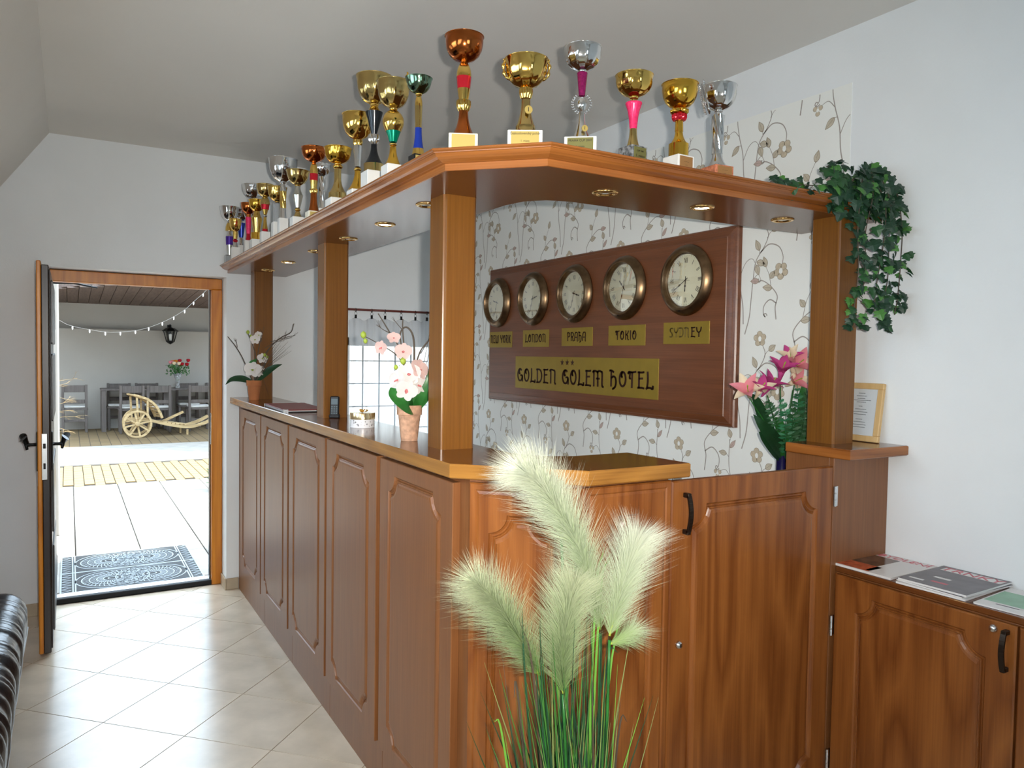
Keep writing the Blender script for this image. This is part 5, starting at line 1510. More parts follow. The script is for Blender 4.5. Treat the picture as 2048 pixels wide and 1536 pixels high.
# magazines
def magazine(label, loc, rz, w, d, h, cover, deco):
    t = thing('magazine', label, 'magazine', loc, rz, 'magazines on the low cabinet')
    MB().bbox(-w / 2 + 0.001, -d / 2 + 0.001, 0, w / 2 - 0.001, d / 2 - 0.001, h - 0.0006, 0.0003).build('pages', 'mag_white', t)
    c = MB().bbox(-w / 2, -d / 2, h - 0.0006, w / 2, d / 2, h, 0.0002).build('cover', cover, t)
    for nm, x0, y0, x1, y1, m in deco:
        MB().box(x0, y0, h, x1, y1, h + 0.0002).build(nm, m, c)
    return t, c
# local x runs along the wall towards the viewer's right, local y towards the wall
RZ = -PI / 2
t, c = magazine('home magazine with photo cover and pale masthead, leftmost on the cabinet', (2.402, 1.553, 0.8765), RZ + 0.02, 0.205, 0.272, 0.008, 'mag_white',
                [('photo', -0.098, -0.05, 0.0, 0.085, 'mag_photo'), ('photo', -0.098, -0.13, 0.02, -0.0505, 'mag_orange'), ('photo', 0.002, -0.12, 0.098, 0.085, 'mag_white')])
mobj('lettering', text_mesh('BYDLENÍ', 0.047, mat='mag_red'), c, (0.0, 0.108, 0.0083))
magazine('thin pale magazine under the dark one, second layer of the stack', (2.398, 1.325, 0.8765), RZ + 0.05, 0.212, 0.274, 0.006, 'mag_white', [])
magazine('grey magazine in the middle of the dark stack', (2.401, 1.322, 0.8830), RZ - 0.02, 0.21, 0.272, 0.005, 'mag_dark', [])
t, c = magazine('dark grey magazine with red title on top of the middle stack', (2.40, 1.320, 0.8885), RZ + 0.03, 0.21, 0.27, 0.007, 'mag_dark', [('banner', -0.085, 0.075, 0.098, 0.12, 'mag_white'), ('photo', -0.09, -0.10, -0.045, -0.088, 'mag_white'), ('photo', -0.05, -0.03, 0.0, -0.015, 'mag_white'), ('banner', -0.03, -0.085, 0.02, -0.07, 'mag_red')])
mobj('lettering', text_mesh('TRNKY', 0.058, mat='mag_red'), c, (0.004, 0.096, 0.0074), (0, 0, 0))
magazine('pale green brochure at the right end of the cabinet', (2.402, 1.098, 0.8765), RZ + 0.08, 0.21, 0.25, 0.005, 'mag_white', [('photo', -0.10, -0.07, 0.1, 0.07, 'mag_green'), ('banner', -0.06, -0.09, 0.0, -0.082, 'mag_dark')])

# ------------------------------------------------------------------ trailing ivy
t = thing('trailing_ivy', 'trailing dark green ivy hanging from the end of the trophy shelf', 'plant', (2.34, 1.74, ST + 0.0005))
B0 = Vector((2.34, 1.74, ST + 0.0005))
def ivy_leaf(mat):
    P = [(0, 0), (0.30, -0.10), (0.50, 0.02), (0.40, 0.22), (0.62, 0.36), (0.34, 0.52), (0.20, 0.80), (0.0, 1.0), (-0.20, 0.80), (-0.34, 0.52), (-0.62, 0.36), (-0.40, 0.22), (-0.50, 0.02), (-0.30, -0.10)]
    mb = MB()
    vs = [(x, y, -0.22 * abs(x) - 0.12 * y * y) for x, y in P] + [(0, 0.4, 0.05)]
    n = len(P)
    mb.add(vs, [(n, i, (i + 1) % n) for i in range(n)])
    o = mb.build('leaf', mat, None); me = o.data; bpy.data.objects.remove(o); return me
IV = [ivy_leaf('ivy_dark'), ivy_leaf('ivy_mid'), ivy_leaf('ivy_light')]
rng = random.Random(11)
SM = {0: MB(), 1: MB(), 2: MB()}
LP = [[tuple(v.co) for v in m.vertices] for m in IV]
LF = [tuple(p.vertices) for p in IV[0].polygons]
def put_leaf(p, s, fac=None):
    k = rng.random(); me = IV[0] if k < 0.62 else (IV[1] if k < 0.88 else IV[2])
    f = Vector((rng.uniform(-.9, .5), rng.uniform(-1.2, -.2), rng.uniform(-.1, .9))).normalized()
    dn = Vector((rng.uniform(-.7, .7), rng.uniform(-.4, .2), -1))
    yv = (dn - f * dn.dot(f)).normalized(); xv = yv.cross(f)
    M3 = Matrix((xv, yv, f)).transposed()
    if fac: SM[IV.index(me)].add([M3 @ (Vector(v) * s) + (p - B0) for v in LP[0]], LF)
    else: mobj('leaf', me, t, p - B0, M3.to_euler(), (s, s, s))
strands = [
    ([(2.36, 1.74, 2.15), (2.38, 1.68, 2.22), (2.30, 1.62, 2.16), (2.26, 1.60, 2.02), (2.27, 1.60, 1.88), (2.255, 1.60, 1.75), (2.262, 1.60, 1.69)], 34),
    ([(2.36, 1.74, 2.15), (2.40, 1.67, 2.24), (2.35, 1.61, 2.15), (2.30, 1.60, 2.0), (2.31, 1.60, 1.86), (2.27, 1.60, 1.80)], 26),
    ([(2.36, 1.74, 2.15), (2.42, 1.68, 2.25), (2.48, 1.62, 2.18), (2.50, 1.60, 2.05), (2.50, 1.60, 1.92), (2.49, 1.60, 1.80), (2.475, 1.60, 1.74)], 32),
    ([(2.36, 1.74, 2.15), (2.42, 1.67, 2.24), (2.44, 1.61, 2.14), (2.43, 1.60, 2.0), (2.43, 1.60, 1.86), (2.40, 1.60, 1.75), (2.41, 1.60, 1.69)], 34),
    ([(2.36, 1.74, 2.15), (2.40, 1.67, 2.22), (2.40, 1.60, 2.12), (2.40, 1.60, 1.98), (2.37, 1.60, 1.84), (2.36, 1.60, 1.74)], 22),
    ([(2.34, 1.74, 2.15), (2.28, 1.70, 2.20), (2.22, 1.66, 2.18), (2.16, 1.655, 2.155), (2.08, 1.67, 2.15), (2.00, 1.69, 2.148), (1.95, 1.70, 2.15)], 22),
    ([(2.34, 1.74, 2.15), (2.24, 1.68, 2.23), (2.17, 1.66, 2.22)], 16),
]
mb = MB()
for P, n in strands:
    Q = catmull(P, 8)
    mb.tube([q - B0 for q in Q], 0.0018, 5)
    for k in range(n):
        u = (k + rng.random()) / n
        q = Q[min(len(Q) - 1, int(u * (len(Q) - 1)))]
        sc = rng.uniform(0.034, 0.050) * (1 - 0.25 * u)
        put_leaf(q + Vector((rng.uniform(-.022, .022), rng.uniform(-.03, .012), rng.uniform(-.02, .025))), sc)
for k in range(112):   # crown on top of the shelf end
    a = rng.uniform(0, 2 * PI); b = rng.random() ** 0.5
    put_leaf(Vector((2.365 + 0.165 * b * math.cos(a), 1.66 + 0.055 * b * math.sin(a), 2.15 + 0.105 * (1 - b * b) * rng.uniform(0.2, 1.0) - 0.05 * rng.random())), rng.uniform(0.036, 0.052))
for P, n in strands:
    Q = catmull(P, 8)
    for k in range(int(n * 1.3)):
        u = rng.random()
        q = Q[min(len(Q) - 1, int(u * (len(Q) - 1)))]
        put_leaf(q + Vector((rng.uniform(-.026, .026), rng.uniform(-.02, .02), rng.uniform(-.02, .025))), rng.uniform(0.026, 0.042) * (1 - 0.25 * u), 1)
for k in range(110):
    a = rng.uniform(0, 2 * PI); b = rng.random() ** 0.5
    put_leaf(Vector((2.365 + 0.16 * b * math.cos(a), 1.66 + 0.055 * b * math.sin(a), 2.13 + 0.12 * (1 - b * b) * rng.random() - 0.06 * rng.random())), rng.uniform(0.03, 0.046), 1)
for k, nm in ((0, 'ivy_dark'), (1, 'ivy_mid'), (2, 'ivy_light')): stuff(SM[k].build('small_leaves', nm, t))
mb.tube([(0, 0, 0), (0.01, -0.03, 0.05), (0.02, -0.05, 0.08)], 0.004, 6)
mb.build('stems', 'twig', t)

# ------------------------------------------------------------------ pampas grass in the foreground
PB = Vector((0.93, 1.20, 0))
t = thing('pampas_grass', 'tall artificial pampas grass with pale green feathery plumes before the bar', 'plant', PB)
MB().lathe([(0.001, 0), (0.10, 0), (0.115, 0.02), (0.14, 0.24), (0.145, 0.26), (0.135, 0.26), (0.125, 0.22), (0.001, 0.21)], 36).build('pot', 'plastic_black', t, smooth=True, auto=0.6)
rng = random.Random(5)
def pp(x, y, dy=0.0):
    """drawing units of the plume sketch to metres"""
    return Vector((0.783 + (x - 300) * 0.000529, 1.25 + dy, 1.354 - (y - 100) * 0.000447 - (x - 300) * 0.00003))
def plume(P, n, ln, side, mat='plume', green=0.25, spread=1.0):
    A = [p - PB for p in catmull(P, 10)]
    N_ = len(A); vs = []; fs = []; al = []
    for k in range(n):
        u = rng.random() ** 0.9
        i = u * (N_ - 1); i0 = min(N_ - 2, int(i)); p = A[i0].lerp(A[i0 + 1], i - i0)
        tt = (A[i0 + 1] - A[i0]).normalized()
        a = rng.uniform(0, 2 * PI)
        o1 = tt.orthogonal().normalized(); o2 = tt.cross(o1)
        out = o1 * math.cos(a) + o2 * math.sin(a)
        out = (out + Vector(side) * rng.uniform(0.0, 1.1)).normalized()
        L_n = ln * (0.55 + 0.7 * math.sin(PI * (0.1 + 0.8 * u))) * rng.uniform(0.5, 1.25)
        d = (tt * rng.uniform(0.8, 1.2) + out * rng.uniform(0.12, 0.62) * spread).normalized()
        g = Vector((0, 0, -0.12 * L_n)) + out * (0.35 * L_n)
        w = 0.00033
        sd = d.cross(Vector((0.5, 0.86, 0))).normalized() * w
        q = [p, p + d * L_n * 0.5 + g * 0.2, p + d * L_n + g * 0.8]
        b = len(vs)
        vs += [q[0] - sd, q[0] + sd, q[1] - sd * 0.8, q[1] + sd * 0.8, q[2]]
        fs += [(b, b + 1, b + 3, b + 2), (b + 2, b + 3, b + 4)]
        for m_ in (0.1, 0.1, 0.55, 0.55, 1.0):
            al.append(min(1, max(0, (m_ * 0.7 + u * 0.55) - green + rng.uniform(-.1, .1))))
    mb = MB().add(vs, fs)
    rach = MB().tube(A, [0.0026 * (1 - 0.8 * i / N_) for i in range(N_)], 6).build('plume', 'bud', t, smooth=True)
    o = mb.build('plume_hair', mat, rach)
    at = o.data.attributes.new('along', 'FLOAT', 'POINT'); at.data.foreach_set('value', al)
    stuff(o)
    return rach
plume([pp(630, 850), pp(600, 680), pp(520, 460), pp(420, 280), pp(345, 170), pp(290, 125)], 4800, 0.092, (-0.5, -0.2, 0.1), green=0.05)
plume([pp(500, 420, .05), pp(480, 330, .05), pp(450, 250, .05)], 900, 0.07, (0.5, 0, 0.1), green=0.1)
plume([pp(632, 860, -.03), pp(665, 720, -.03), pp(710, 560, -.03), pp(750, 450, -.03)], 2700, 0.09, (0.55, 0, -0.15), green=0.0)
plume([pp(630, 900, -.03), pp(690, 880, -.03), pp(740, 850, -.03)], 600, 0.055, (0.3, 0, -0.4), green=0.35)
plume([pp(370, 1040, .02), pp(290, 880, .02), pp(200, 720, .02), pp(105, 600, .02)], 3300, 0.085, (-0.5, 0, -0.55), 'plume_green', green=0.12)
plume([pp(430, 1100, -.02), pp(425, 950, -.02), pp(440, 780, -.02), pp(465, 640, -.02)], 3300, 0.092, (-0.35, 0, -0.1), 'plume_green', green=0.12)
for top, dy in ((pp(630, 870), 0), (pp(632, 880, -.03), -.03), (pp(372, 1045, .02), .02), (pp(430, 1105, -.02), -.02), (pp(500, 420, .05), .05)):
    e = top - PB
    MB().tube(catmull([Vector((e.x * 0.2, e.y * 0.2, 0.2)), Vector((e.x * 0.7, e.y * 0.7, e.z * 0.6)), e], 6), 0.0032, 6).build('stalk', 'leaf_green', t, smooth=True)
pm('blade_a', (0.035, 0.13, 0.02), 0.45); pm('blade_b', (0.10, 0.27, 0.03), 0.45); pm('blade_c', (0.010, 0.045, 0.016), 0.45); pm('blade_d', (0.16, 0.20, 0.06), 0.5); pm('blade_e', (0.05, 0.035, 0.02), 0.6)
def blade(base, tip, w, bend, mat):
    Q = catmull([base, base.lerp(tip, 0.5) + bend, tip], 7); n = len(Q)
    vs = []; fs = []
    vd = Vector((0.45, 0.9, 0))
    for i, p in enumerate(Q):
        tt = (Q[min(i + 1, n - 1)] - Q[max(i - 1, 0)]).normalized()
        sd = tt.cross(vd).normalized()
        u = i / (n - 1); ww = w / 2 * (1 - u ** 2.2) + 0.0002
        vs += [p - sd * ww, p + vd * 0.0012 * (1 - u), p + sd * ww]
    for i in range(n - 1):
        fs += [(3 * i, 3 * i + 1, 3 * i + 4, 3 * i + 3), (3 * i + 1, 3 * i + 2, 3 * i + 5, 3 * i + 4)]
    MB().add(vs, fs).build('blade', mat, t, smooth=True)
for k in range(190):
    a = rng.uniform(0, 2 * PI); r = 0.075 * rng.random() ** 0.5
    b = Vector((-0.03 + r * math.cos(a), 0.05 + r * math.sin(a) * 0.8, 0.21))
    sx = rng.gauss(0, 0.065) - 0.03
    hz = rng.uniform(0.80, 1.10) - abs(sx + 0.03) * 0.6
    e = Vector((b.x * 1.2 + sx, b.y + rng.uniform(-.06, .08), hz))
    blade(b, e, rng.uniform(0.003, 0.0062), Vector((-sx * 0.15, 0, 0.02)), rng.choice(['blade_a', 'blade_a', 'blade_b', 'blade_c', 'blade_c', 'blade_c', 'blade_d', 'blade_e']))
for P, m in (((pp(640, 1500), pp(690, 1000), pp(890, 540)), 'blade_b'), ((pp(250, 1530), pp(200, 1330), pp(150, 1180)), 'blade_b'), ((pp(320, 1530), pp(260, 1150), pp(235, 1100)), 'blade_e'), ((pp(700, 1530), pp(730, 1400), pp(780, 1320)), 'blade_e'), ((pp(640, 1400), pp(660, 1100), pp(730, 970)), 'blade_c'), ((pp(560, 1200), pp(600, 800), pp(640, 460)), 'blade_b'), ((pp(560, 1200), pp(620, 800), pp(670, 500)), 'blade_b'), ((pp(330, 1500), pp(290, 1100), pp(265, 700)), 'blade_c'), ((pp(380, 1500), pp(330, 1100), pp(250, 740)), 'blade_e')):
    b = Vector((P[0].x - PB.x, P[0].y - PB.y, 0.21)); mid = P[1] - PB; e = P[2] - PB
    b.x = b.x * 0.6
    blade(b, e, 0.005, (mid - b.lerp(e, 0.5)), m)

# ------------------------------------------------------------------ black leather sofa, far corner of the seat in view
t = thing('leather_sofa', 'black leather sofa with ribbed seat at the left edge by the open door', 'sofa', (-0.62, 3.0, 0))
B0 = Vector((-0.62, 3.0, 0)); W = lambda x, y, z: Vector((x, y, z)) - B0
def ribbed(y0, y1, x0, x1, zt, zb, pitch, amp, name):
    vs = []; fs = []
    ny = int((y1 - y0) / pitch * 6); prof = []
    # cross-section from the back over the rounded front edge and down
    for k in range(7): prof.append((x0 + (x1 - 0.10 - x0) * k / 6, zt + 0.012 * math.sin(PI * k / 6), 0, 1))
    for k in range(1, 9):
        a = PI / 2 * (1 - k / 8); prof.append((x1 - 0.10 + 0.10 * math.cos(a), zt - 0.10 + 0.10 * math.sin(a), math.cos(a), math.sin(a)))
    for k in range(1, 6):
        u = k / 5; prof.append((x1 - 0.06 * u * u, zt - 0.10 + (zb - zt + 0.10) * u, 1, 0))
    m = len(prof)
    for j in range(ny + 1):
        y = y0 + (y1 - y0) * j / ny
        yw = y + 0.018 * math.sin(9.1 * y) + 0.010 * math.sin(23 * y)
        s = abs(math.sin(PI * (yw - y0) / pitch)) ** 0.6
        e = min(1, (y1 - y) / 0.07, (y - y0) / 0.07)
        rnd_ = 0.06 * (1 - math.sqrt(max(0, 1 - (1 - e) ** 2)))
        wob = 0.004 * math.sin(23 * y + 2) + 0.003 * math.sin(51 * y)
        for x, z, nx, nz in prof:
            d = amp * (s - 1) - rnd_ + wob
            vs.append(W(x + nx * d, y, z + nz * d))
    for j in range(ny):
        for i in range(m - 1):
            a = j * m + i; fs.append((a, a + 1, a + m + 1, a + m))
    fs.append(tuple(range(m))); fs.append(tuple(range(ny * m, (ny + 1) * m))[::-1])
    return MB().add(vs, fs).build(name, 'leather', t, smooth=True)
ribbed(2.25, 4.04, -0.98, -0.165, 0.495, 0.13, 0.075, 0.009, 'seat')
MB().tube([W(-0.168 - 0.02 * (k / 12), 2.3 + 1.66 * (1 - k / 12), 0.33 - 0.012 * math.sin(k)) for k in range(13)], 0.006, 8).build('piping', 'piping', t, smooth=True)
MB().bbox(-0.40, -0.72, 0.05, 0.36, 0.98, 0.30, 0.03).build('base', 'leather', t)
mb = MB()
back = []
for k in range(13):
    u = k / 12
MB().bbox(-0.53, -0.76, 0.05, -0.36, 1.0, 0.78, 0.05).build('backrest', 'leather', t, smooth=False)
MB().tube(catmull([W(-1.05, 4.10, 0.50), W(-0.7, 4.12, 0.56), W(-0.42, 4.12, 0.55), W(-0.34, 4.12, 0.50)], 8), [0.075] * 22 + [0.072, 0.066, 0.05], 18).build('armrest', 'leather', t, smooth=True)
MB().bbox(-0.40, 1.03, 0.05, 0.26, 1.20, 0.50, 0.03).build('arm_panel', 'leather', t)
for x in (-0.45, 0.30):
    for y in (-0.68, 0.92): MB().lathe([(0.001, 0), (0.02, 0), (0.026, 0.05), (0.001, 0.05)], 12, (x, y, 0)).build('foot', 'iron', t)

# ------------------------------------------------------------------ curtain
RY, RZc = 5.13, 1.882
t = thing('curtain_rod', 'thin dark red curtain rod above the window behind the bar', 'curtain rod', (2.05, RY, RZc))
MB().tube([(-0.47, 0, 0), (0.49, 0, 0)], 0.008, 12).build('pole', 'rod', t, smooth=True)
for x in (-0.45, 0.47): 
    MB().bbox(x - 0.006, -0.004, -0.004, x + 0.006, 0.0795, 0.004, 0.001).build('bracket', 'iron', t)
    MB().lathe([(0.001, -0.01), (0.013, -0.004), (0.013, 0.004), (0.001, 0.01)], 12, (x - 0.03 if x < 0 else x + 0.016, 0, 0)).build('finial', 'rod', t, smooth=True)
labs = ['leftmost', 'second', 'third', 'fourth', 'fifth', 'sixth']
cx = [1.735, 1.852, 1.952, 2.075, 2.185, 2.276, 2.385, 2.48]
for i, x in enumerate(cx[:6]):
    lab = labs[i] + ' curtain ring with clip on the red rod, counted from the left'
    r = thing('curtain_ring', lab, 'curtain ring', (x, RY, RZc), 0, 'curtain rings on the rod')
    P = [(0.0, 0.0125 * math.cos(a), -0.004 + 0.0125 * math.sin(a)) for a in [2 * PI * k / 16 for k in range(17)]]
    MB().tube(P, 0.0022, 6, cap=False).build('ring', 'iron', r, smooth=True)
    P = [(0.010 * math.cos(a), 0, -0.027 + 0.010 * math.sin(a)) for a in [2 * PI * k / 14 for k in range(15)]]
    MB().tube(P, 0.0016, 6, cap=False).build('link', 'steel', r, smooth=True)
    MB().bbox(-0.007, -0.006, -0.062, 0.007, 0.006, -0.036, 0.002).build('clip', 'iron', r)
vs = []; fs = []
nx, nz = 180, 14
for i in range(nx + 1):
    x = 1.685 + (2.535 - 1.685) * i / nx
    dmin = min(abs(x - c) for c in cx)
    for j in range(nz + 1):
        v = j / nz
        sag = 0.020 * min(1, dmin / 0.05) ** 1.5 * (1 - v)
        z = RZc - 0.055 - sag - v * 1.05
        y = RY + 0.018 * math.sin(x * 62 + 0.8 * math.sin(x * 11)) * (0.45 + 0.55 * v) + 0.006 * math.sin(x * 131)
        vs.append((x, y, z))
for i in range(nx):
    for j in range(nz):
        a = i * (nz + 1) + j; fs.append((a, a + 1, a + nz + 2, a + nz + 1))
o = MB().add(vs, fs).build('sheer_curtain', 'sheer', None, smooth=True)
tag(o, 'white sheer curtain in front of the bright window behind the bar', 'curtain')
# ================================================================== COURTYARD
gr = struct(MB().box(-8, 5.45, -0.2, 14, 17.4, -0.012).build('courtyard_ground', 'joint'))
def slab_tile(name, w, d, mat, h=0.012, ch=0.004):
    mb = MB()
    a, b = w / 2, d / 2
    vs = []
    for z, e in ((-0.02, 0), (-ch, 0), (0, ch)):
        vs += [(-a + e, -b + e, z), (a - e, -b + e, z), (a - e, b - e, z), (-a + e, b - e, z)]
    fs = [(8, 9, 10, 11)] + [(k * 4 + i, k * 4 + (i + 1) % 4, (k + 1) * 4 + (i + 1) % 4, (k + 1) * 4 + i) for k in range(2) for i in range(4)]
    mb.add(vs, fs)
    o = mb.build(name, mat); me = o.data; bpy.data.objects.remove(o); return me
me = slab_tile('paving_slab', 0.438, 0.772, 'stone'); me2 = slab_tile('paving_slab', 0.438, 0.392, 'stone')
rng = random.Random(2)
for i in range(-2, 6):
    for j in range(6):
        x = 0.26 + i * 0.447; yt = 9.93 - j * 0.78
        if i % 2:
            if j == 0: mobj('paving_slab', me2, gr, (x, yt - 0.2, rng.uniform(-0.002, 0.002)))
            yt -= 0.40
        if yt - 0.78 > 5.5: mobj('paving_slab', me, gr, (x, yt - 0.39, rng.uniform(-0.002, 0.002)))
        elif yt > 5.7: MB().box(x - 0.219, 5.46, -0.02, x + 0.219, yt - 0.004, 0.0).build('paving_slab', 'stone', gr)
me = slab_tile('sett', 0.100, 0.194, 'sett')
for i in range(-4, 20):
    for j in range(8):
        mobj('sett', me, gr, (0.095 + i * 0.108, 10.06 + j * 0.206 + (0.1 if i % 2 else 0), rng.uniform(-0.002, 0.001)))
MB().box(-8, 13.95, -0.1, 14, 17.2, 0.0).build('far_paving_shaded', 'paving_far_shaded', gr)  # darker from the canopy's shade edge on, shade put into the colour
MB().box(-8, 11.75, -0.1, 14, 13.945, 0.0).build('side_paving', 'stone', gr)  # sunlit stretch in paler stone, its brightness put into the colour
MB().box(2.28, 5.45, -0.1, 14, 11.75, -0.001).build('side_paving', 'stone', gr)
MB().box(-8, 5.45, -0.1, -0.86, 11.75, -0.001).build('side_paving', 'stone', gr)

# door mat of cast rubber lace
mt = thing('door_mat', 'black and grey lace pattern rubber door mat outside the threshold', 'mat', (0.375, 6.06, 0.0005))
MB().bbox(-0.435, -0.50, 0, 0.435, 0.50, 0.006, 0.002).build('mat_base', 'rubber', mt)
mb = MB()
def mring(cx, cy, r0, r1, a0=0, a1=360, n=40):
    ribbon2d(mb, [(cx + r0 * math.cos(math.radians(a0 + (a1 - a0) * k / n)), cy + r0 * math.sin(math.radians(a0 + (a1 - a0) * k / n))) for k in range(n + 1)], r1, 0.0075)
pm('mat_lace', rgb(140, 148, 152), 0.5)
for cy in (-0.245, 0.245):
    for r in (0.03, 0.06, 0.10, 0.145, 0.19, 0.225): 
        mring(-0.12, cy, r, 0.008); mring(0.12, cy, r, 0.008)
    for cx_ in (-0.12, 0.12):
        for k in range(36):
            a = k * PI / 18
            for r0, r1 in ((0.066, 0.095), (0.106, 0.14), (0.152, 0.186)):
                ribbon2d(mb, [(cx_ + r0 * math.cos(a + r0 * 3), cy + r0 * math.sin(a + r0 * 3)), (cx_ + r1 * math.cos(a + r1 * 3), cy + r1 * math.sin(a + r1 * 3))], 0.006, 0.0075)
    for s in (-1, 1):
        for k in range(7):
            y0 = cy - 0.22 + k * 0.0629
            ribbon2d(mb, [(s * 0.425, y0), (s * 0.370, y0 + 0.031), (s * 0.425, y0 + 0.0629)], 0.009, 0.0075)
        for x in (0.36, 0.345): ribbon2d(mb, [(s * x, cy - 0.235), (s * x, cy + 0.235)], 0.008, 0.0075)
    for y in (cy - 0.24, cy + 0.24): ribbon2d(mb, [(-0.43, y), (0.43, y)], 0.012, 0.0075)
for x in (-0.43, 0.43): ribbon2d(mb, [(x, -0.495), (x, 0.495)], 0.01, 0.0075)
stuff(mb.build('lace_relief', 'mat_lace', mt))

# white garden wall end beside the door, dry shrub, green shrub
struct(MB().bbox(-1.6, 7.35, 0, -0.072, 7.65, 3.3, 0.01).build('wall_garden', 'wall_out'))
t = thing('dry_shrub', 'dry leafless pale shrub twigs beside the open door outside', 'plant', (-0.16, 9.0, 0))
rng = random.Random(21)
MB().tube([(0, 0, 0), (-0.01, 0, 0.5), (-0.02, 0, 1.15)], [0.02, 0.014, 0.006], 8).build('trunk', 'twig_pale', t, smooth=True)
for zz, l, up in ((1.22, 0.26, 0.3), (1.10, 0.2, -0.2), (0.98, 0.25, 0.35), (0.92, 0.22, 0.1), (0.85, 0.28, 0.25), (0.78, 0.25, -0.2), (1.16, 0.2, 0.5), (0.70, 0.2, 0.2)):
    mb = MB(); branchy(mb, (-0.015, 0, zz), (0.95, rng.uniform(-.3, .1), up), l, 0.0032, 2, rng, 0.05)
    mb.build('twig', 'twig_pale', t)
t = thing('green_shrub', 'small green conifer shrub at the right edge of the doorway outside', 'plant', (1.47, 9.0, 0))
mb = MB()
for k in range(260):
    a = rng.uniform(0, 2 * PI); h = rng.random(); r = 0.14 * (1 - h * 0.6) * rng.uniform(0.5, 1.1)
    p = Vector((r * math.cos(a), r * math.sin(a), 0.04 + h * 0.44)); d = Vector((math.cos(a), math.sin(a), rng.uniform(0, 1))).normalized()
    sd = d.cross(Vector((0, 0, 1))).normalized() * 0.012
    mb.add([p - sd, p + d * 0.03 + sd * 1.6, p + d * 0.06, p + d * 0.03 - sd * 1.6, p + sd], [(0, 3, 2, 1, 4)])
stuff(mb.build('foliage', 'shrub_green', t))
MB().tube([(0, 0, 0), (0, 0, 0.4)], [0.012, 0.005], 6).build('trunk', 'twig', t)

# courtyard back wall with ledge, canopy with planks
struct(MB().bbox(-8, 17.2, -0.1, 14, 17.6, 4.2, 0.01).build('wall_courtyard', 'wall_out'))
struct(MB().bbox(-3.6, 5.45, -0.1, -3.3, 16.97, 4.8, 0.01).build('wall_courtyard_left', 'wall_out'))  # left and right side walls are out of view, added to block sky light
struct(MB().bbox(9.0, 5.45, -0.1, 9.3, 16.97, 4.8, 0.01).build('wall_courtyard_right', 'wall_out'))
struct(MB().bbox(-8, 16.98, -0.1, 14, 17.2, 1.975, 0.015).build('wall_courtyard_base', 'wall_out'))
def zc_(y): return 2.47 + 0.05 * (17.2 - y)
def front_y(x): return 14.97 - 1.10 * (x + 0.137) if x < 0.71 else 14.04 - 0.86 * (x - 0.71)
cp = bpy.data.objects.new('canopy_roof', None); COL.objects.link(cp); cp.location = (0, 17.2, 2.47); struct(cp)
x = -1.1
while x < 3.6:
    y0 = max(11.2, min(16.2, front_y(x + 0.09)))
    mb = MB()
    vs = [(x + dx, y - 17.2, zc_(y) - 2.47 + dz) for dz in (0, 0.03) for y in (y0, 17.2) for dx in (0.004, 0.176)]
    mb.add(vs, [(0, 2, 3, 1), (4, 5, 7, 6), (0, 1, 5, 4), (2, 6, 7, 3), (0, 4, 6, 2), (1, 3, 7, 5)])
    mb.build('plank', 'soffit_wood', cp)
    x += 0.18
mb = MB()
def roofpoly(xa, xb):
    ya, yb = front_y(xa), front_y(xb)
    ya = min(16.4, max(11.0, ya)); yb = min(16.4, max(11.0, yb))
    vs = [(xa, ya, zc_(ya) + 0.031), (xb, yb, zc_(yb) + 0.031), (xb, 17.2, 2.501), (xa, 17.2, 2.501)]
    vs += [(a, b, c + 0.1) for a, b, c in vs]
    mb.add([(a, b - 17.2, c - 2.47) for a, b, c in vs], [(0, 3, 2, 1), (4, 5, 6, 7), (0, 1, 5, 4), (1, 2, 6, 5), (2, 3, 7, 6), (3, 0, 4, 7)])
for a, b in ((-3.2, -1.2), (-1.2, 0.71), (0.71, 3.6)): roofpoly(a, b)
for k, xx in enumerate((3.5, -3.1)):
    mb.bbox(xx - 0.06, -5.2 if k == 0 else -0.9, -2.47, xx + 0.06, -5.08 if k == 0 else -0.78, 0.2 if k == 0 else 0.05, 0.01)
mb.build('roof_deck', 'soffit_wood', cp)
def bracket_arm():
    t = thing('wall_bracket', 'black iron bracket above the doorway outside', 'bracket', (-0.16, 6.0, 2.02))
    MB().tube([(0, 0, 0), (0.10, 0, 0.002), (0.19, 0, 0.006), (0.335, 0, -0.018)], [0.008, 0.008, 0.007, 0.006], 8).build('arm', 'iron', t, smooth=True)
    MB().tube(catmull([(0.17, 0, 0.0), (0.185, 0, 0.03), (0.20, 0, 0.035), (0.205, 0, 0.01)], 4), 0.006, 8).build('scroll', 'iron', t, smooth=True)
    MB().bbox(-0.6, -0.02, -0.03, 0.01, 0.02, 0.03, 0.004).build('mount', 'iron', t)
bracket_arm()

# string lights
pts = [(-0.5, 12, 2.25), (-0.097, 12, 1.953), (0.047, 12, 1.884), (0.252, 12, 1.843), (0.443, 12, 1.815), (0.63, 12, 1.82), (0.82, 12, 1.845), (0.991, 12, 1.895), (1.17, 12, 1.975), (1.321, 12, 2.062), (1.468, 12, 2.167), (1.589, 12, 2.29), (1.721, 12, 2.418), (1.8, 12, 2.50), (2.2, 12, 2.85)]
t = thing('string_lights', 'sagging string of small white lights across the courtyard', 'lights', pts[0])
P0 = Vector(pts[0])
MB().tube([Vector(p) - P0 for p in catmull([Vector(p) for p in pts], 4)], 0.0024, 5).build('cable', 'twine', t)
for p in pts[2:13]:
    q = Vector(p) - P0
    MB().lathe([(0.001, 0.0), (0.008, -0.004), (0.009, -0.03), (0.006, -0.045), (0.001, -0.05)], 8, q).build('bulb', 'bulb_white', t, smooth=True)
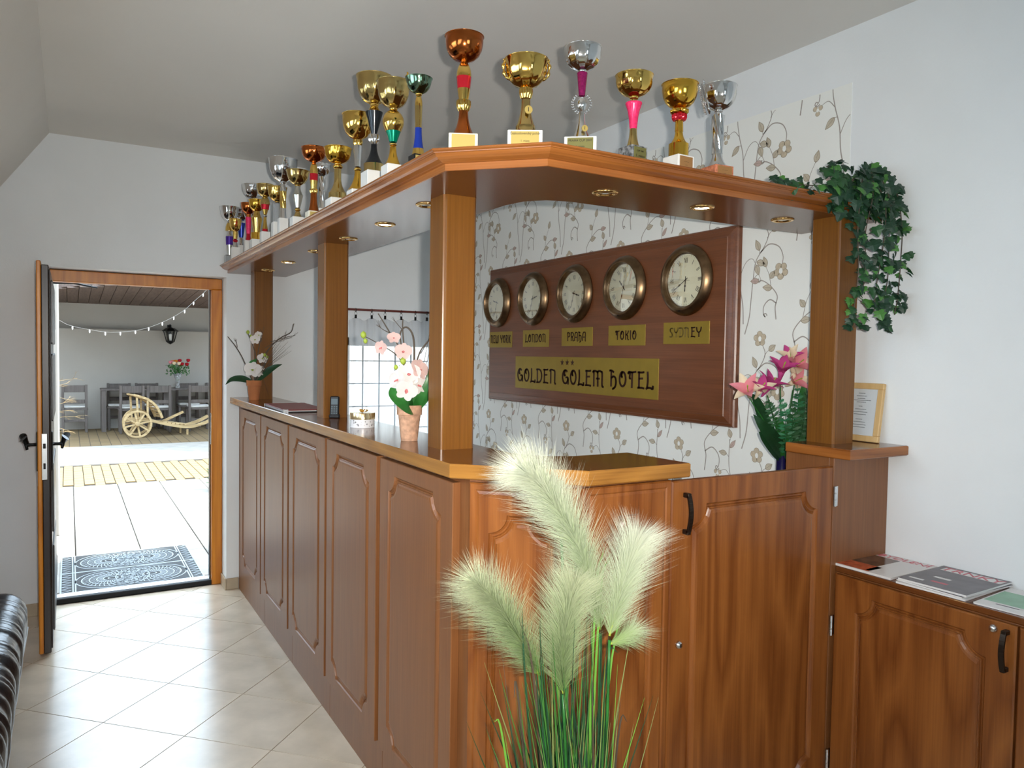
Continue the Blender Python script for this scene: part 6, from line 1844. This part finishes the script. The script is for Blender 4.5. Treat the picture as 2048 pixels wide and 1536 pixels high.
for (x, z) in ((pts[0][0], pts[0][2]), (pts[-1][0], pts[-1][2])):
    o = MB().lathe([(0.001, 0), (0.04, 0), (0.04, z), (0.001, z + 0.01)], 12).build('light_pole', 'iron', None, loc=(x, 12.06, 0))
    tag(o, 'thin pole at the %s end of the string lights' % ('left' if x < 0 else 'right'), 'pole')

# lantern on the wall
t = thing('wall_lantern', 'black hexagonal wall lantern on the courtyard wall', 'lantern', (1.786, 16.8, 1.69))
MB().lathe([(0.001, 0), (0.02, 0.01), (0.05, 0.03), (0.085, 0.06), (0.085, 0.075), (0.001, 0.075)], 6).build('base', 'iron', t)
MB().lathe([(0.15, 0.265), (0.155, 0.275), (0.09, 0.325), (0.03, 0.345), (0.02, 0.37), (0.012, 0.40), (0.001, 0.41)], 6, cap=True).build('cap', 'iron', t)
mb = MB()
for k in range(6):
    a = k * PI / 3
    mb.bar((0.075 * math.cos(a), 0.075 * math.sin(a), 0.07), (0.125 * math.cos(a), 0.125 * math.sin(a), 0.27), 0.018, 0.018)
mb.build('cage', 'iron', t)
MB().lathe([(0.062, 0.075), (0.108, 0.265)], 6, cap=False).build('pane', 'window_glass', t)
MB().lathe([(0.001, 0.08), (0.025, 0.08), (0.03, 0.2), (0.001, 0.22)], 10).build('lamp', 'bulb_white', t, smooth=True)
mb = MB().tube([(0, 0, 0.36), (0, 0.10, 0.40), (0, 0.175, 0.34)], 0.012, 6); mb.bbox(-0.04, 0.165, 0.2, 0.04, 0.179, 0.40, 0.004); mb.build('arm', 'iron', t)

# tables and chairs
def chair(label, x, y, rz):
    t = thing('garden_chair', label, 'chair', (x, y, 0.001), rz, 'chairs around the courtyard table')
    for sx in (-1, 1):
        MB().bbox(sx * 0.19 - 0.022, -0.21, 0, sx * 0.19 + 0.022, -0.17, 0.46, 0.003).build('leg', 'grey_wood', t)
        MB().bbox(sx * 0.19 - 0.022, 0.18, 0, sx * 0.19 + 0.022, 0.225, 0.90, 0.003).build('leg', 'grey_wood', t)
    MB().bbox(-0.22, -0.22, 0.42, 0.22, 0.20, 0.455, 0.004).build('seat', 'grey_wood', t)
    MB().bbox(-0.168, 0.188, 0.76, 0.168, 0.214, 0.89, 0.004).build('backrest_board', 'grey_wood', t)
    MB().bbox(-0.168, 0.188, 0.55, 0.168, 0.214, 0.62, 0.004).build('backrest_board', 'grey_wood', t)
    MB().bbox(-0.168, 0.19, 0.20, 0.168, 0.212, 0.25, 0.004).build('stretcher', 'grey_wood', t)
    MB().bbox(-0.20, -0.20, 0.456, 0.20, 0.17, 0.50, 0.018).build('cushion', 'cushion', t)
    return t
for lab, x, y, rz in (('grey courtyard chair with its back to us behind the cart wheels, left of three', 1.02, 16.0, PI), ('grey courtyard chair with its back to us above the cart, middle of three', 1.48, 16.0, PI), ('grey courtyard chair with its back to us at the right door post', 2.21, 16.0, PI),
                      ('grey courtyard chair on the far side of the table, leftmost', 0.86, 16.75, 0), ('grey courtyard chair on the far side of the table, second from left', 1.36, 16.75, 0), ('grey courtyard chair on the far side of the table beyond the flower vase', 2.12, 16.75, 0), ('grey courtyard chair on the far side at the right end', 2.70, 16.75, 0), ('grey courtyard chair standing alone by the wall on the left', 0.09, 16.5, PI)):
    chair(lab, x, y, rz)
t = thing('courtyard_table', 'long grey wooden courtyard table set with chairs', 'table', (1.62, 16.53, 0.001))
for k in range(4): MB().bbox(-1.1, -0.30 + k * 0.152, 0.785, 1.5, -0.152 + k * 0.152, 0.815, 0.003).build('plank', 'grey_wood', t)
for x in (-1.05, 1.42):
    for y in (-0.25, 0.25): MB().bbox(x - 0.04, y - 0.04, 0, x + 0.04, y + 0.04, 0.784, 0.003).build('leg', 'grey_wood', t)
MB().bbox(0.0, -0.12, 0, 0.16, 0.12, 0.784, 0.004).build('pedestal', 'grey_wood', t)

# roses in a glass vase on the table
t = thing('rose_vase', 'glass vase of red, orange and white roses on the courtyard table', 'flowers', (1.88, 16.45, 0.8165))
MB().lathe([(0.001, 0), (0.05, 0), (0.035, 0.06), (0.04, 0.16), (0.085, 0.30), (0.08, 0.30), (0.034, 0.16), (0.03, 0.07), (0.001, 0.02)], 16).build('vase', 'clear', t, smooth=True)
rng = random.Random(8)
for k in range(11):
    a = k * 2.4; r = 0.05 + 0.16 * ((k * 0.37) % 1)
    e = Vector((r * math.cos(a) * 1.05, r * math.sin(a) * 0.6, 0.47 + 0.09 * ((k * 0.61) % 1)))
    MB().tube([(0, 0, 0.1), (e.x * 0.4, e.y * 0.4, 0.3), e], 0.006, 5).build('stem', 'leaf_green', t)
    o = MB().lathe([(0.001, -0.03), (0.022, -0.02), (0.036, 0.005), (0.034, 0.03), (0.024, 0.026), (0.02, 0.036), (0.010, 0.03), (0.001, 0.036)], 10, mod=lambda an, s: 1 + 0.12 * math.cos(5 * an)).build('rose', ['petal_rose_red', 'petal_rose_orange', 'petal_cream', 'petal_rose_red', 'petal_pink'][k % 5], t, smooth=True, loc=e)
mb = MB()
for k in range(150):
    a = rng.uniform(0, 2 * PI); r = 0.22 * rng.random() ** 0.6; z = rng.uniform(0.26, 0.46)
    p = Vector((r * math.cos(a), r * math.sin(a) * 0.6, z)); d = Vector((rng.uniform(-1, 1), rng.uniform(-1, 1), rng.uniform(-.5, .8))).normalized()
    sd = d.orthogonal().normalized() * 0.016
    mb.add([p, p + d * 0.025 + sd, p + d * 0.055, p + d * 0.025 - sd], [(0, 1, 2, 3)])
stuff(mb.build('leaves', 'leaf_green', t))

# old wooden barrow
t = thing('wooden_cart', 'old weathered wooden barrow with spoked wheels in the courtyard', 'cart', (1.04, 14.98, 0.001), math.radians(12))
def wheel(y, x):
    w = MB()
    R_ = 0.245
    P = [(R_ * math.cos(a), 0, 0) for a in (0,)]
    prof = [(R_ - 0.035, -0.02), (R_, -0.02), (R_, 0.02), (R_ - 0.035, 0.02), (R_ - 0.035, -0.02)]
    mb = MB().lathe(prof, 36, cap=False); mb.xf(TOY)
    o = mb.build('wheel', 'old_wood', t, loc=(x, y, 0.246))
    for k in range(8):
        a = k * PI / 4 + 0.2
        MB().bar((0.03 * math.cos(a), 0, 0.03 * math.sin(a)), ((R_ - 0.03) * math.cos(a), 0, (R_ - 0.03) * math.sin(a)), 0.028, 0.022, up=(0, 1, 0)).build('spoke', 'old_wood', o)
    h = MB().lathe([(0.001, -0.07), (0.035, -0.06), (0.05, 0.0), (0.035, 0.05), (0.001, 0.05)], 14); h.xf(TOY); h.build('hub', 'old_wood', o, smooth=True)
wheel(-0.04, 0.0); wheel(0.50, 0.14)
MB().tube([(-0.01, -0.06, 0.246), (0.14, 0.52, 0.246)], 0.018, 8).build('axle', 'old_wood', t)
side_pts = [(-0.02, 0.76), (0.06, 0.735), (0.20, 0.68), (0.32, 0.58), (0.40, 0.45), (0.45, 0.33)]
for y in (0.06, 0.44):
    Q = catmull([Vector((a, y, b)) for a, b in side_pts], 5)
    mb = MB()
    for k in range(len(Q) - 1): mb.bar(Q[k], Q[k + 1], 0.04, 0.055, up=(0, 1, 0))
    mb.build('curved_rail', 'old_wood', t)
    Q = catmull([Vector((-0.06, y, 0.27)), Vector((0.18, y, 0.31)), Vector((0.50, y, 0.22)), Vector((0.90, y, 0.145)), Vector((1.2, y, 0.20)), Vector((1.42, y, 0.30))], 6)
    mb = MB()
    for k in range(len(Q) - 1): mb.bar(Q[k], Q[k + 1], 0.05, 0.06, up=(0, 1, 0))
    mb.build('shaft', 'old_wood', t)
    MB().bar((0.04, y, 0.30), (0.02, y, 0.72), 0.03, 0.03, up=(0, 1, 0)).build('strut', 'old_wood', t)
    MB().bar((0.20, y, 0.31), (0.20, y, 0.66), 0.03, 0.03, up=(0, 1, 0)).build('strut', 'old_wood', t)
Q = catmull([Vector((a, 0, b)) for a, b in side_pts], 5)
for k in range(0, len(Q), 2):
    MB().bbox(Q[k].x - 0.02, 0.03, Q[k].z - 0.012, Q[k].x + 0.02, 0.47, Q[k].z + 0.012, 0.003).build('slat', 'old_wood', t)
for k in range(6):
    x = 0.50 + k * 0.075
    MB().bbox(x - 0.033, 0.05, 0.235 - k * 0.012, x + 0.033, 0.45, 0.26 - k * 0.012, 0.003).build('slat', 'old_wood', t)
MB().bar((0.55, 0.44, 0.22), (0.95, 0.44, 0.40), 0.04, 0.05, up=(0, 1, 0)).build('prop', 'old_wood', t)
MB().lathe([(0.001, 0), (0.02, 0), (0.02, 0.10), (0.001, 0.10)], 8, (0.90, 0.06, 0.0)).build('foot', 'old_wood', t)
MB().lathe([(0.001, 0), (0.02, 0), (0.02, 0.10), (0.001, 0.10)], 8, (0.90, 0.44, 0.0)).build('foot', 'old_wood', t)
